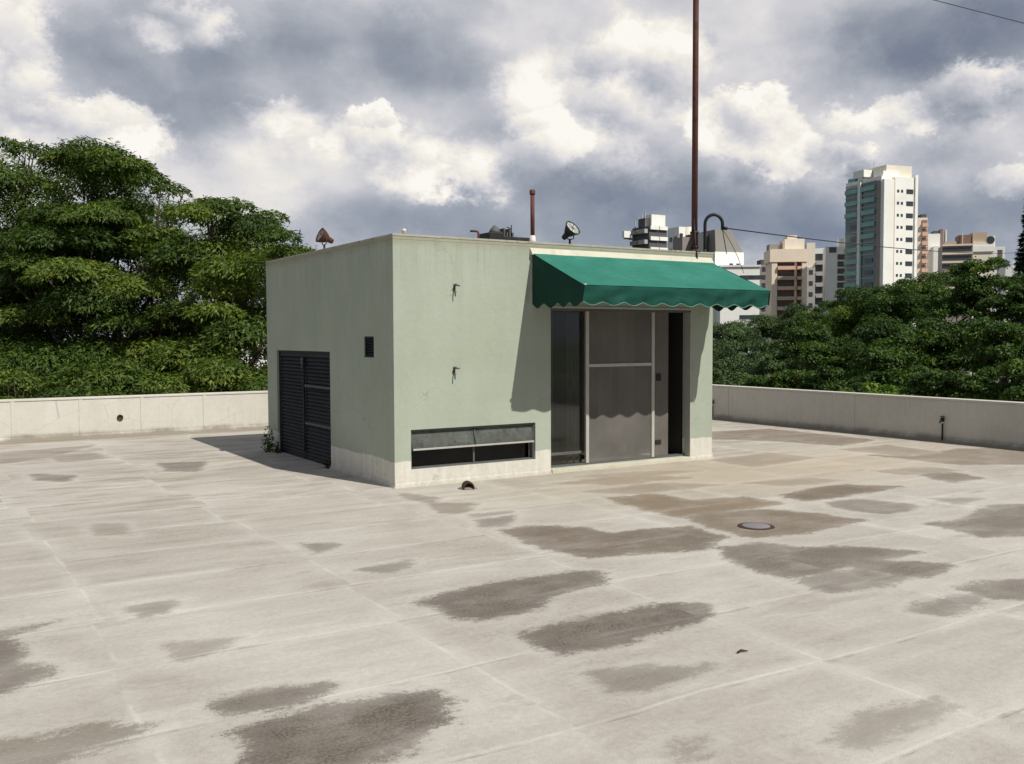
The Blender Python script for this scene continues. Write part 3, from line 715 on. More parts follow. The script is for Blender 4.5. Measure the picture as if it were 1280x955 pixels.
    bm = bmesh.new(); box(bm, (.12, y0-.05, 0.0), (.14, y1+.05, zt+.1)); obj('backing', bm, MT['dark'], ld)
    # ---- little dark vent
    bm = bmesh.new(); ya, yb, za, zb = VT
    box(bm, (.012, ya, za), (.03, ya+.02, zb)); box(bm, (.012, yb-.02, za), (.03, yb, zb)); box(bm, (.012, ya+.022, zb-.02), (.03, yb-.022, zb)); box(bm, (.012, ya+.022, za), (.03, yb-.022, za+.02))
    for k in range(6):
        z = za+.03+k*.033; v = [bm.verts.new(p) for p in ((.016, ya+.02, z), (.016, yb-.02, z), (.04, yb-.02, z+.026), (.04, ya+.02, z+.026))]; bm.faces.new(v)
    box(bm, (.06, ya, za), (.07, yb, zb)); obj('vent', bm, MT['slat'], t)
    return t
build_house()

# ------------------------------------------------------------------ awning
def build_awning():
    t = thing('awning', 'green canvas awning with scalloped valance over the glass door of the rooftop house', 'awning', (1.845, 0, 2.7))
    x0, x1, p = 0.0, 2.955, 1.10
    zt, zf, zb = .02, -.415, -.655           # top at wall, outer bar, lowest hang of the valance (relative to 2.7)
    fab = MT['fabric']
    # sloping cover, sagging a little
    bm = bmesh.new(); NXs, NYs = 60, 16; g = []
    for j in range(NYs+1):
        v = j/NYs; row = []
        for i in range(NXs+1):
            u = i/NXs
            sag = -.022*math.sin(math.pi*v)*(0.6+.4*math.sin(math.pi*u)) - .010*math.sin(math.pi*v)*(math.sin(u*9.0)**2)
            wr = .004*mnoise.noise(Vector((u*9, v*3, 0))); wr *= (1-v)
            row.append(bm.verts.new((x0+(x1-x0)*u, -.035-(p-.035)*v, zt+(zf-zt)*v+sag+wr)))
        g.append(row)
    for j in range(NYs):
        for i in range(NXs): f = bm.faces.new((g[j][i], g[j][i+1], g[j+1][i+1], g[j+1][i])); f.smooth = True
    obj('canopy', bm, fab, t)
    def scal(s, per, dep): 
        ph = (s/per) % 1.0
        return dep*(.5-.5*math.cos(2*math.pi*ph))**.8
    # front valance: hangs from the outer bar, leaning back, with loose folds
    bm = bmesh.new(); NXs, NYs = 240, 8; g = []
    for j in range(NYs+1):
        v = j/NYs; row = []
        for i in range(NXs+1):
            u = i/NXs; s = (x1-x0)*u
            low = zb+.055*0 + .055 - scal(s, (x1-x0)/10, .040)
            z = zf+(low-zf)*v
            fold = .012*math.sin(math.pi*min(1, v*1.1))*math.sin(s*9+2.5*math.sin(s*2.1)+v*2.5) + .022*v*mnoise.noise(Vector((s*2.5, v*2, 3))) + .005*math.sin(s*23+v*5)*v
            row.append(bm.verts.new((x0+s, -p+.004-.010*min(1, v*6)+.055*v+fold, z+(.003 if j == 0 else 0))))
        g.append(row)
    for j in range(NYs):
        for i in range(NXs): f = bm.faces.new((g[j][i], g[j][i+1], g[j+1][i+1], g[j+1][i])); f.smooth = True
    hem = [v_.co.copy() for v_ in g[-1][::3]]
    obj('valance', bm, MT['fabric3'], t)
    bm = bmesh.new(); tube(bm, hem, .0055, 5); obj('hem', bm, MT['hem'], t)
    # side cheeks
    for xs in (x0-.003, x1+.003):
        bm = bmesh.new(); NXs, NYs = 90, 10; g = []
        for j in range(NYs+1):
            v = j/NYs; row = []
            for i in range(NXs+1):
                u = i/NXs; y = -.03-(p-.03)*u; top = zt-.005+(zf-zt)*u
                low = zb+.055-scal((p)*u, p/4.02, .055)
                z = top+(low-top)*v
                row.append(bm.verts.new((xs+(.012*math.sin(y*8)*v if xs < 1 else -.012*math.sin(y*8)*v), y+.03*v*u, z)))
            g.append(row)
        for j in range(NYs):
            for i in range(NXs): f = bm.faces.new((g[j][i], g[j][i+1], g[j+1][i+1], g[j+1][i])); f.smooth = True
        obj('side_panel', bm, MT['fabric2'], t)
    # frame
    bm = bmesh.new(); tube(bm, [(x0, -p+.045, zf-.035), (x1, -p+.045, zf-.035)], .012, 8)
    for xx in (x0+.02, x1-.02, (x0+x1)/2): 
        tube(bm, [(xx, -.03, -.45), (xx, -p+.045, zf-.035)], .011, 8)
    tube(bm, [(x0+.01, -.03, zt-.05), (x0+.01, -p+.02, zf-.03)], .010, 6); tube(bm, [(x1-.01, -.03, zt-.05), (x1-.01, -p+.02, zf-.03)], .010, 6)
    obj('frame', bm, MT['alu'], t)
    bm = bmesh.new(); lathe(bm, [(.001, 0), (.016, .004), (.016, .012), (.001, .018)], Matrix.Translation((x0-.004, -p-.01, zf-.005)), 10); obj('end_cap', bm, MT['white'], t)
    # flashing board over the top edge
    bm = bmesh.new(); v = [bm.verts.new(q) for q in ((x0-.02, -.003, .085), (x0-.02, -.055, .012), (x0-.02, -.055, .0), (x0-.02, -.003, .0), (x1+.02, -.003, .085), (x1+.02, -.055, .012), (x1+.02, -.055, .0), (x1+.02, -.003, .0))]
    for q in ((0, 1, 2, 3), (7, 6, 5, 4), (0, 4, 5, 1), (1, 5, 6, 2), (2, 6, 7, 3), (3, 7, 4, 0)): bm.faces.new([v[i] for i in q])
    obj('flashing', bm, MT['cream'], t)
build_awning()

# ------------------------------------------------------------------ things on the house
def wallpt(px, py, y):
    d = dirpx(px, py); k = (y-C0.y)/d.y; return C0+d*k
RZ = 2.862
def floodlight(loc, yaw, tilt, label, hm, size=.10):
    t = thing('floodlight', label, 'floodlight', loc, yaw, 'floodlights on the edge of the house roof')
    Mr = Matrix.Translation((0, 0, .165)) @ Matrix.Rotation(tilt, 4, 'Y')
    bm = bmesh.new(); s = size
    lathe(bm, [(.030, -.13), (.036, -.10), (.040, -.06), (.062, -.03), (.088, .02), (s, .055), (s+.006, .058), (s+.006, .070), (s-.004, .070), (s-.006, .058), (.07, .02), (.02, -.01)], Mr, 28)
    obj('housing', bm, hm, t)
    bm = bmesh.new(); lathe(bm, [(.001, .050), (s*.6, .052), (s-.008, .058), (s-.008, .062), (s*.6, .057), (.001, .055)], Mr, 24); obj('lens', bm, MT['lens'], t)
    bm = bmesh.new()
    for k in range(8):
        a = k*math.pi/4; tube(bm, [Mr @ Vector((0, 0, .066)), Mr @ Vector((math.cos(a)*(s-.004), math.sin(a)*(s-.004), .068))], .0025, 5)
    obj('guard', bm, MT['black'], t)
    bm = bmesh.new(); tube(bm, [(0, -.075, .17), (0, -.078, .08), (0, -.03, .065), (0, .03, .065), (0, .078, .08), (0, .075, .17)], .007, 6); obj('yoke', bm, hm, t)
    bm = bmesh.new(); lathe(bm, [(.035, .0), (.035, .008), (.014, .010), (.013, .066), (.001, .067)], None, 12); obj('stem', bm, hm, t)
    return t
a = wallpt(404, 311, 2.3)
floodlight((.07, 2.28, RZ), math.atan2(-R0.y-Fv.y*.62, -R0.x-Fv.x*.62), R_(66), 'rusty floodlight on the left roof edge of the green house, turned away to the left', MT['rust2'], .098)
floodlight((2.47, .07, RZ), math.atan2(R0.y-Fv.y*.9, R0.x-Fv.x*.9), R_(52), 'black round floodlight on the front roof edge above the awning, facing the viewer', MT['black'], .105)

def build_pipes():
    t = thing('vent_pipe', 'short rusty brown vent pipe standing on the front roof edge left of the awning', 'pipe', (1.93, .10, RZ))
    bm = bmesh.new(); lathe(bm, [(.026, .06), (.026, .60), (.001, .60)], None, 14); obj('pipe', bm, MT['rust'], t)
    bm = bmesh.new(); lathe(bm, [(.034, .585), (.036, .60), (.036, .635), (.028, .645), (.001, .645)], None, 14); obj('cap', bm, MT['rust'], t)
    bm = bmesh.new(); lathe(bm, [(.055, 0), (.040, .03), (.034, .085), (.001, .086)], None, 14); obj('base', bm, MT['white'], t)
    b = wallpt(598, 297, .30)
    t = thing('bent_pipe', 'small dark L-shaped pipe end sticking up from the roof edge of the green house', 'pipe', (b.x, .30, RZ))
    bm = bmesh.new(); e = R0*-1
    tube(bm, [(0, 0, -.02), (0, 0, .10), (e.x*.008, e.y*.008, .116), (e.x*.025, e.y*.025, .122), (e.x*.10, e.y*.10, .124)], .013, 8); obj('pipe', bm, MT['rust'], t)
    # mast
    b = wallpt(867.5, 320, .08)
    t = thing('mast', 'tall thin rusty brown mast at the right end of the green house roof', 'mast', (b.x+.01, .085, RZ-.05))
    bm = bmesh.new(); tube(bm, [(0, 0, 0.05), (0.004, 0, 3.0), (.0, .0, 7.2)], [.042, .040, .037], 16); obj('pole', bm, MT['rust'], t)
    for z in (.10, .30):
        bm = bmesh.new(); lathe(bm, [(.048, z), (.060, z+.002), (.060, z+.03), (.048, z+.032)], None, 16); obj('clamp', bm, MT['black'], t)
    bm = bmesh.new(); lathe(bm, [(.10, .051), (.10, .062), (.05, .064), (.05, .085), (.001, .085)], None, 16); obj('base_plate', bm, MT['rust'], t)
    bm = bmesh.new(); tube(bm, [(-.04, -.10, -.13), (-.045, -.103, .0), (-.05, -.075, .12), (-.045, -.04, .5)], .010, 6); obj('cable', bm, MT['hose'], t)
    # junction boxes at the mast foot
    b = wallpt(842, 312, .5)
    # service conduit
    b = wallpt(882, 322, .12)
    t = thing('conduit', 'black cable conduit bent like a hook at the right corner of the house roof', 'conduit', (b.x-.015, .12, RZ))
    ex = R0; r = .122; pts = [Vector((0, 0, 0)), Vector((0, 0, .16)), Vector((0, 0, .33))]
    for k in range(0, 13):
        a_ = math.pi*k/12; pts.append(Vector((ex.x*(r-r*math.cos(a_)), ex.y*(r-r*math.cos(a_)), .40+.13*math.sin(a_))))
    pts.append(Vector((ex.x*2*r, ex.y*2*r, .32)))
    bm = bmesh.new(); tube(bm, pts, .023, 12); obj('pipe', bm, MT['hose'], t)
    bm = bmesh.new(); lathe(bm, [(.04, 0), (.04, .012), (.026, .014), (.026, .05)], None, 12); obj('base', bm, MT['black'], t)
    tw = Vector((b.x-.015, .12, RZ)); hl = Vector((ex.x*2*r, ex.y*2*r, .32)); hx = tw+hl
    bm = bmesh.new()
    def sag(a, c, s, n=14): return [a.lerp(c, i/n)+Vector((0, 0, -4*s*(i/n)*(1-i/n))) for i in range(n+1)]
    tube(bm, sag(hl, hl+ex*.30+Vector((0, 0, -.60)), -.06), .004, 5)
    tube(bm, sag(hl, hl+ex*.06+Vector((0.05, .05, -.33)), .0), .006, 5)
    obj('loose_wire', bm, MT['hose'], t)
    bm = bmesh.new(); lathe(bm, [(.018, -.03), (.026, -.01), (.026, .01), (.016, .03)], Matrix.Translation(hl+ex*.045+Vector((0, 0, .02))) @ Matrix.Rotation(R_(90), 4, 'Y'), 10); obj('insulator', bm, MT['black'], t)
    # service wires to the street on the right
    h2 = hx+ex*.07+Vector((0, 0, .02))
    bm = bmesh.new(); tube(bm, sag(h2, at(1330, 309, 46), .0, 16)[:1]+sag(h2, at(1330, 309, 46), .32, 24)[1:], .009, 5)
    tag(obj('overhead_wire', bm, MT['hose']), 'thin black wire running right from the hooked conduit across the far towers', 'wire', 'overhead wires')
    bm = bmesh.new(); tube(bm, [at(1000, -45, 30), at(1160, -2, 27), at(1280, 29, 25), at(1450, 66, 22)], .012, 5)
    tag(obj('overhead_wire', bm, MT['slatgrey']), 'thin grey wire high in the upper right corner of the sky', 'wire', 'overhead wires')
    # poles that hold the far ends of these wires
    # roof clutter: low dark hatch and little aerial
    b0 = wallpt(612, 297, .7); b1 = wallpt(645, 297, .7)
    t = thing('roof_equipment', 'low dark equipment lying on the house roof behind the short rusty pipe', 'equipment', (b0.x, .7, 2.835))
    w_ = b1.x-b0.x
    bm = bmesh.new(); box(bm, (0, 0, 0), (w_*.55, .3, .20)); box(bm, (w_*.50, .05, 0), (w_*1.7, .26, .165)); obj('body', bm, MT['black'], t, bevel=.01)
    bm = bmesh.new(); lathe(bm, [(.07, .20), (.075, .23), (.05, .27), (.02, .30), (.001, .31)], Matrix.Translation((w_*.42, .15, 0)), 12)
    for k in range(5): box(bm, (w_*(.55+.11*k), .08, .166), (w_*(.60+.11*k), .2, .22+.05*(k % 2)))
    obj('cover', bm, MT['slatgrey'], t)
    bm = bmesh.new(); tube(bm, [(w_*.98, .1, .166), (w_*.98, .1, .32)], .008, 6); tube(bm, [(w_*.80, .1, .29), (w_*1.0, .1, .27)], .006, 6); obj('rod', bm, MT['black'], t)
    # small white knob near the corner
    b = wallpt(505, 292, .06)
    bm = bmesh.new(); lathe(bm, [(.022, 0), (.02, .03), (.026, .036), (.026, .055), (.012, .065), (.001, .066)], None, 12)
    o = obj('pipe_cap', bm, MT['white']); o.location = (b.x, .06, RZ); tag(o, 'tiny white cap on the roof edge beside the near corner of the green house', 'cap')
build_pipes()

def wall_hook(loc, label, rz=0):
    t = thing('wall_bracket', label, 'bracket', loc, rz, 'rusty brackets on the front wall')
    bm = bmesh.new(); box(bm, (-.018, -.008, -.05), (.018, -.001, .05)); obj('plate', bm, MT['rust'], t, bevel=.003)
    bm = bmesh.new(); tube(bm, [(0, -.008, .03), (0, -.055, .032), (.012, -.07, .03), (.05, -.075, .028)], .011, 8); tube(bm, [(-.004, -.012, -.03), (-.012, -.05, -.055), (-.014, -.05, -.12)], .010, 8); lathe(bm, [(.017, -.014), (.02, 0), (.017, .014)], Matrix.Translation((0.0, -.055, .04)), 10); obj('hook', bm, MT['slatgrey'], t); t.scale = (.8, .8, .85)
wall_hook((.778, -.001, 2.275), 'small rusty bracket high on the sunny front wall, upper one of two')
wall_hook((.768, -.001, 1.315), 'small rusty bracket halfway up the sunny front wall, under the other bracket')

def ground_bits():
    p = gnd(585, 611)
    t = thing('drain_pipe_stub', 'short dark clay pipe stub lying on the terrace in front of the low window', 'pipe', (p.x, p.y, 0), R_(-20))
    bm = bmesh.new(); Mx = Matrix.Translation((0, -.02, .022)) @ Matrix.Rotation(R_(90), 4, 'X')
    lathe(bm, [(.062, -.09), (.064, .02), (.064, .05), (.050, .05), (.046, .0), (.001, -.02)], Mx, 20); obj('pipe', bm, MT['clay'], t)
    bm = bmesh.new(); lathe(bm, [(.11, 0), (.09, .012), (.05, .03), (.001, .034)], Matrix.Translation((0, .03, 0)), 18); obj('mortar', bm, MT['parapet'], t)
    p = gnd(945, 658)
    t = thing('drain_cover', 'round lilac grey drain cover lying in a dark patch on the right of the terrace', 'drain', (p.x, p.y, 0))
    bm = bmesh.new(); lathe(bm, [(.125, 0), (.125, .008), (.118, .011), (.001, .012)], None, 32); obj('lid', bm, MT['drainm'], t)
    bm = bmesh.new(); lathe(bm, [(.165, 0), (.160, .005), (.131, .007), (.127, .004), (.127, .001)], None, 32); obj('rim', bm, MT['clay'], t)
    # water taps on the shaded parapet
    for (yy, z, lab, hl) in ((-.56, .36, 'dark water tap on a short riser pipe halfway along the shaded right parapet', .36), (4.62, .30, 'dark pipe stub on the shaded parapet close to the corner of the green house', .34)):
        t = thing('water_tap', lab, 'tap', (RX, yy, 0), 0, 'taps on the right parapet')
        bm = bmesh.new(); tube(bm, [(-.03, 0, .02), (-.03, 0, hl-.06)], .013, 8); tube(bm, [(-.03, 0, .02), (-.03, .03, .015), (-.03, .5, .016)], .010, 6); obj('riser', bm, MT['black'], t)
        bm = bmesh.new(); lathe(bm, [(.020, -.03), (.030, -.02), (.032, .02), (.022, .035), (.001, .036)], Matrix.Translation((-.035, 0, hl)), 12)
        tube(bm, [(-.04, 0, hl-.02), (-.09, 0, hl-.01), (-.10, 0, hl-.05)], .012, 8); tube(bm, [(-.035, -.035, hl+.05), (-.035, .035, hl+.05)], .008, 6); obj('valve', bm, MT['black'], t)
    # tiny twig
    p = gnd(927, 816)
    bm = bmesh.new(); tube(bm, [(-.03, 0, .008), (0, .006, .012), (.035, -.01, .007)], [.005, .007, .003], 6); o = obj('twig', bm, MT['clay']); o.location = (p.x, p.y, 0)
    tag(o, 'tiny dark twig lying alone on the open terrace in front', 'twig')
ground_bits()

# ------------------------------------------------------------------ foliage
def leaf_mesh(name, pos, nrm, axs, L, Wd, rnd, mat, parent):
    """each leaf a folded diamond: base, two sides, tip"""
    n = len(pos)
    axs = axs - (axs*nrm).sum(1)[:, None]*nrm; axs /= np.linalg.norm(axs, axis=1)[:, None]+1e-9
    side = np.cross(nrm, axs)
    L = L[:, None]; Wd = Wd[:, None]
    v = np.empty((n, 4, 3), np.float32)
    v[:, 0] = pos; v[:, 1] = pos+axs*L*.45+side*Wd*.5+nrm*Wd*.12; v[:, 2] = pos+axs*L-nrm*L*.12; v[:, 3] = pos+axs*L*.45-side*Wd*.5+nrm*Wd*.12
    me = bpy.data.meshes.new(name); me.vertices.add(n*4); me.vertices.foreach_set('co', v.ravel())
    me.loops.add(n*4); me.loops.foreach_set('vertex_index', np.arange(n*4, dtype=np.int32))
    me.polygons.add(n); me.polygons.foreach_set('loop_start', np.arange(0, n*4, 4, dtype=np.int32)); me.polygons.foreach_set('loop_total', np.full(n, 4, dtype=np.int32))
    me.update()
    a = me.attributes.new('rnd', 'FLOAT', 'POINT'); a.data.foreach_set('value', np.repeat(rnd, 4).astype(np.float32))
    return link_obj(name, me, mat, parent)
def pad_leaves(pads, style, leaf):
    """pads: (x, y, z, rx, ry, rz, n). style 'flat' = layered umbrella sprays, 'round' = rounded clumps"""
    P, Nn, A, Rd = [], [], [], []
    for (x, y, z, rx, ry, rz, n) in pads:
        n = int(n)
        u = RNG.normal(size=(n, 3)); 
        if style == 'flat': u[:, 2] = np.abs(u[:, 2])*1.0-.10
        else: u[:, 2] = np.where(u[:, 2] < -.3, -u[:, 2]*.8, u[:, 2])
        u /= np.linalg.norm(u, axis=1)[:, None]
        ph = RNG.uniform(0, 6.28, 4)
        ang = np.arctan2(u[:, 1], u[:, 0])
        lump = 1+.18*np.sin(ang*3+ph[0])+.12*np.sin(ang*7+ph[1])+.10*np.sin(u[:, 2]*6+ph[2])*np.cos(ang*5+ph[3])
        r = RNG.uniform(0, 1, n)**.33
        r = np.minimum((.45+.60*r)*lump, 1.12)
        p = u*r[:, None]*np.array([rx, ry, rz])
        if style == 'flat': p[:, 2] -= .30*rz*(r**2)*(1-u[:, 2])          # edges droop
        p += RNG.normal(size=(n, 3))*.05*np.array([rx, ry, rz])
        nr = u*np.array([.55, .55, 1.0])+RNG.normal(size=(n, 3))*(.50 if style == 'flat' else .55); nr[:, 2] += .55 if style == 'flat' else .25
        nr /= np.linalg.norm(nr, axis=1)[:, None]
        ax = np.stack([u[:, 0], u[:, 1], np.full(n, -.25)], 1)+RNG.normal(size=(n, 3))*.7
        P.append(p+np.array([x, y, z])); Nn.append(nr); A.append(ax)
        tone = RNG.uniform(.05, .95)
        Rd.append(np.clip(RNG.normal(tone, .20, n), 0, 1))
    P = np.concatenate(P); Nn = np.concatenate(Nn); A = np.concatenate(A); Rd = np.concatenate(Rd)
    L = leaf[0]*RNG.uniform(.7, 1.35, len(P)); Wd = leaf[1]*RNG.uniform(.7, 1.3, len(P))
    return P, Nn, A, L, Wd, Rd
def tree(name, label, pads, base, fork_z, trunk_r, style, leaf, mat, group, limbs=10, cat='tree'):
    t = thing(name, label, cat, base, 0, group); b = Vector(base)
    lp = [(x-b.x, y-b.y, z-b.z, rx, ry, rz, n) for (x, y, z, rx, ry, rz, n) in pads]
    P, Nn, A, L, Wd, Rd = pad_leaves(lp, style, leaf)
    leaf_mesh('crown', P, Nn, A, L, Wd, Rd, mat, t)
    bm = bmesh.new(); f = Vector((RNG.uniform(-.4, .4), RNG.uniform(-.4, .4), fork_z-b.z))
    tube(bm, [Vector((0, 0, -.2)), f*.35+Vector((.15, 0, 0)), f*.7+Vector((0, .1, 0)), f], [trunk_r*1.35, trunk_r, trunk_r*.85, trunk_r*.75], 10)
    idx = RNG.permutation(len(lp))[:limbs]
    for i in idx:
        c = Vector(lp[i][:3])-Vector((0, 0, lp[i][5]*.3)); mid = f.lerp(c, .5)+Vector(((c.x-f.x)*.12+RNG.uniform(-.4, .4), (c.y-f.y)*.12+RNG.uniform(-.4, .4), -(c-f).length*.04))
        q = f.lerp(c, .2)+Vector((0, 0, .1))
        tube(bm, [f-Vector((0, 0, .3)), q, mid, c], [trunk_r*.38, trunk_r*.27, trunk_r*.13, trunk_r*.035], 7)
        for k in range(2):
            e = c+Vector((RNG.uniform(-1, 1)*lp[i][3]*.8, RNG.uniform(-1, 1)*lp[i][4]*.8, lp[i][5]*.25))
            tube(bm, [mid.lerp(c, .4), mid.lerp(e, .75), e], [trunk_r*.14, trunk_r*.09, .015], 5)
    obj('trunk', bm, MT['bark'], t)
    return t
def inpoly(x, y, poly):
    c = False; n = len(poly)
    for i in range(n):
        (x1, y1), (x2, y2) = poly[i], poly[(i+1) % n]
        if (y1 > y) != (y2 > y) and x < (x2-x1)*(y-y1)/(y2-y1)+x1: c = not c
    return c
def poly_pads(poly, d0, d1, col, size, flat, dens, row=36, back=.75):
    """layered crown: staggered tiers of flat sprays stepping back as they rise, with a thinner rear layer"""
    xs = [p[0] for p in poly]; ys = [p[1] for p in poly]; out = []
    y0, y1 = min(ys), max(ys); x0, x1 = min(xs), max(xs); j = 0; y = y0+row*.3
    while y < y1:
        v = (y-y0)/(y1-y0); x = x0+col*random.uniform(0, .8)
        while x < x1:
            u = (x-x0)/(x1-x0)*2-1
            px, py = x+random.uniform(-.30, .30)*col, y+random.uniform(-.48, .48)*row+(.9*row*u*u if y > y0+row else 0)+row*.25*math.sin(x*.031+y*.02)
            if inpoly(px, py, poly):
                u = (px-x0)/(x1-x0)*2-1
                d = d1-(d1-d0)*(.15+.75*v)*(1-.45*u*u)+random.uniform(-.9, .9)
                s = size*random.uniform(.70, 1.30); ry = s*random.uniform(1.4, 1.8); p = at(px, py, d)
                out.append((p.x, p.y, p.z, s, ry, s*flat*random.uniform(.75, 1.2), dens*s*ry))
                if random.random() < .5:
                    q = at(px+random.uniform(-.5, .5)*col, py+random.uniform(.2, .7)*row, d+random.uniform(.4, 1.2)); s2 = s*.55
                    out.append((q.x, q.y, q.z, s2, s2, s2*flat*1.1, dens*s2*s2))
                for kb, pr in ((0, .6), (1, back*.6)):
                    if random.random() < pr:
                        q = at(px+random.uniform(-.4, .4)*col, py+random.uniform(.35, .75)*row, d+random.uniform(1.5, 2.6)+kb*1.8)
                        out.append((q.x, q.y, q.z, s*1.05, s*1.05, s*flat*2.0, dens*.85*s*s))
            x += col
        y += row; j += 1
    y = y0+row*.9                      # the shaded inside of the crown
    while y < y1:
        x = x0+24
        while x < x1-10:
            if inpoly(x, y-row*.6, poly) and random.random() < .93:
                d = d1+random.uniform(.6, 2.8); sz = 27*d/FPX*random.uniform(1.2, 1.6); q = at(x+random.uniform(-8, 8), y+random.uniform(-6, 6), d)
                out.append((q.x, q.y, q.z, sz, sz, sz*.75, dens*.72*sz*sz))
            x += 48
        y += 34
    return out

def edge_pads(line, d0, d1, size, flat, dens, step):
    out = []
    for (a, b) in zip(line[:-1], line[1:]):
        L = math.hypot(b[0]-a[0], b[1]-a[1]); n = max(1, int(L/step))
        for k in range(n):
            u = (k+random.random()*.6)/n; x = a[0]+(b[0]-a[0])*u; y = a[1]+(b[1]-a[1])*u
            d = random.uniform(d0, d1); s = size*random.uniform(.7, 1.2); px = FPX/d
            p = at(x, y+s*flat*px*.9+1, d)
            out.append((p.x, p.y, p.z, s, s, s*flat, dens*s*s))
    return out

def build_left_trees():
    G = 'feathery trees behind the left parapet'
    def base(x, d): p = at(x, 480, d); return (p.x, p.y, GZ)
    # tall one at the far left, cut by the picture edge
    A0 = [(-260,200), (-120,180), (-20,182), (45,192), (72,215), (72,300), (60,420), (30,500), (-260,520)]
    pads = poly_pads(A0, 26, 33, 76, 1.10, .46, 1250, 39)+edge_pads([(-240,205), (-120,182), (-40,178), (0,172), (30,176), (62,190)], 29, 32, .62, .40, 1500, 30)
    tree('feathery_tree', 'tallest feathery tree, cut off by the left edge of the photo', pads, base(-40, 30), 1.0, .42, 'flat', (.17, .052), MT['leafL'], G, 18)
    A1 = [(60,205), (110,192), (165,198), (200,222), (228,255), (240,330), (246,400), (240,520), (20,520), (20,330), (40,240)]
    pads = poly_pads(A1, 22, 29, 70, .98, .46, 1450, 39)+edge_pads([(60,194), (85,187), (120,184), (158,192), (180,212), (210,228), (232,248)], 25, 28, .55, .42, 1700, 28)
    tree('feathery_tree', 'broad feathery tree whose crown peaks left of the centre of the left group', pads, base(130, 26), .2, .40, 'flat', (.155, .048), MT['leafL'], G, 20)
    A2 = [(212,285), (250,258), (300,258), (335,268), (356,292), (376,322), (345,345), (340,420), (345,520), (210,520), (205,380)]
    pads = poly_pads(A2, 20, 26, 62, .80, .46, 1700, 35)+edge_pads([(218,262), (245,248), (285,247), (325,258), (352,270)], 22, 25, .48, .42, 2000, 26)+edge_pads([(348,285), (362,305), (380,320)], 21, 23, .42, .38, 2000, 22)
    tree('feathery_tree', 'lighter green feathery tree with flat sprays reaching behind the green house', pads, base(290, 23.5), -.5, .34, 'flat', (.14, .044), MT['leafL2'], G, 18)
    # lower bushes against the parapet
    B1 = [(-60,452), (40,470), (80,482), (120,478), (180,470), (180,520), (-60,520)]
    tree('leafy_bush', 'dark low bush just above the parapet at the far left', poly_pads(B1, 19.5, 22, 52, .5, .5, 1700, 24), base(60, 21), -2, .16, 'flat', (.12, .04), MT['leafL'], 'bushes behind the left parapet', 8, 'bush')
    B2 = [(180,482), (215,462), (250,446), (300,458), (335,440), (350,520), (180,520)]
    tree('leafy_bush', 'bright low spreading bush between the left parapet and the green house', poly_pads(B2, 18.5, 21, 56, .52, .46, 1900, 24), base(270, 20), -2, .16, 'flat', (.12, .038), MT['leafL2'], 'bushes behind the left parapet', 8, 'bush')
build_left_trees()

def dome_tree(name, label, px, ytop, hw, dist, kind, group, hfac=.85, npads=34, dens=340, leaf=(.26, .15), low=None, cat='tree'):
    """round crown: clumps spread over and inside an ellipsoid"""
    s = dist/FPX; rx = hw*s; rz = rx*hfac
    top = at(px, ytop, dist); cz = top.z-rz*.92; c = Vector((top.x, top.y, cz))
    pads = []
    k = 0
    while k < npads:
        u = RNG.normal(size=3); u /= np.linalg.norm(u)
        if u[2] < -.75: continue
        rr = RNG.uniform(.55, .95) if k % 4 else RNG.uniform(.1, .5)
        ps = rx*RNG.uniform(.20, .36)
        pads.append((c.x+u[0]*rx*rr, c.y+u[1]*rx*rr, c.z+u[2]*rz*rr, ps, ps*RNG.uniform(.8, 1.2), ps*RNG.uniform(.6, .8), dens*ps*ps+60)); k += 1
    tree(name, label, pads, (c.x, c.y, GZ), max(c.z-rz*.9, GZ+1), .05*rx+.12, 'round', leaf, MT[kind], group, 9, cat)

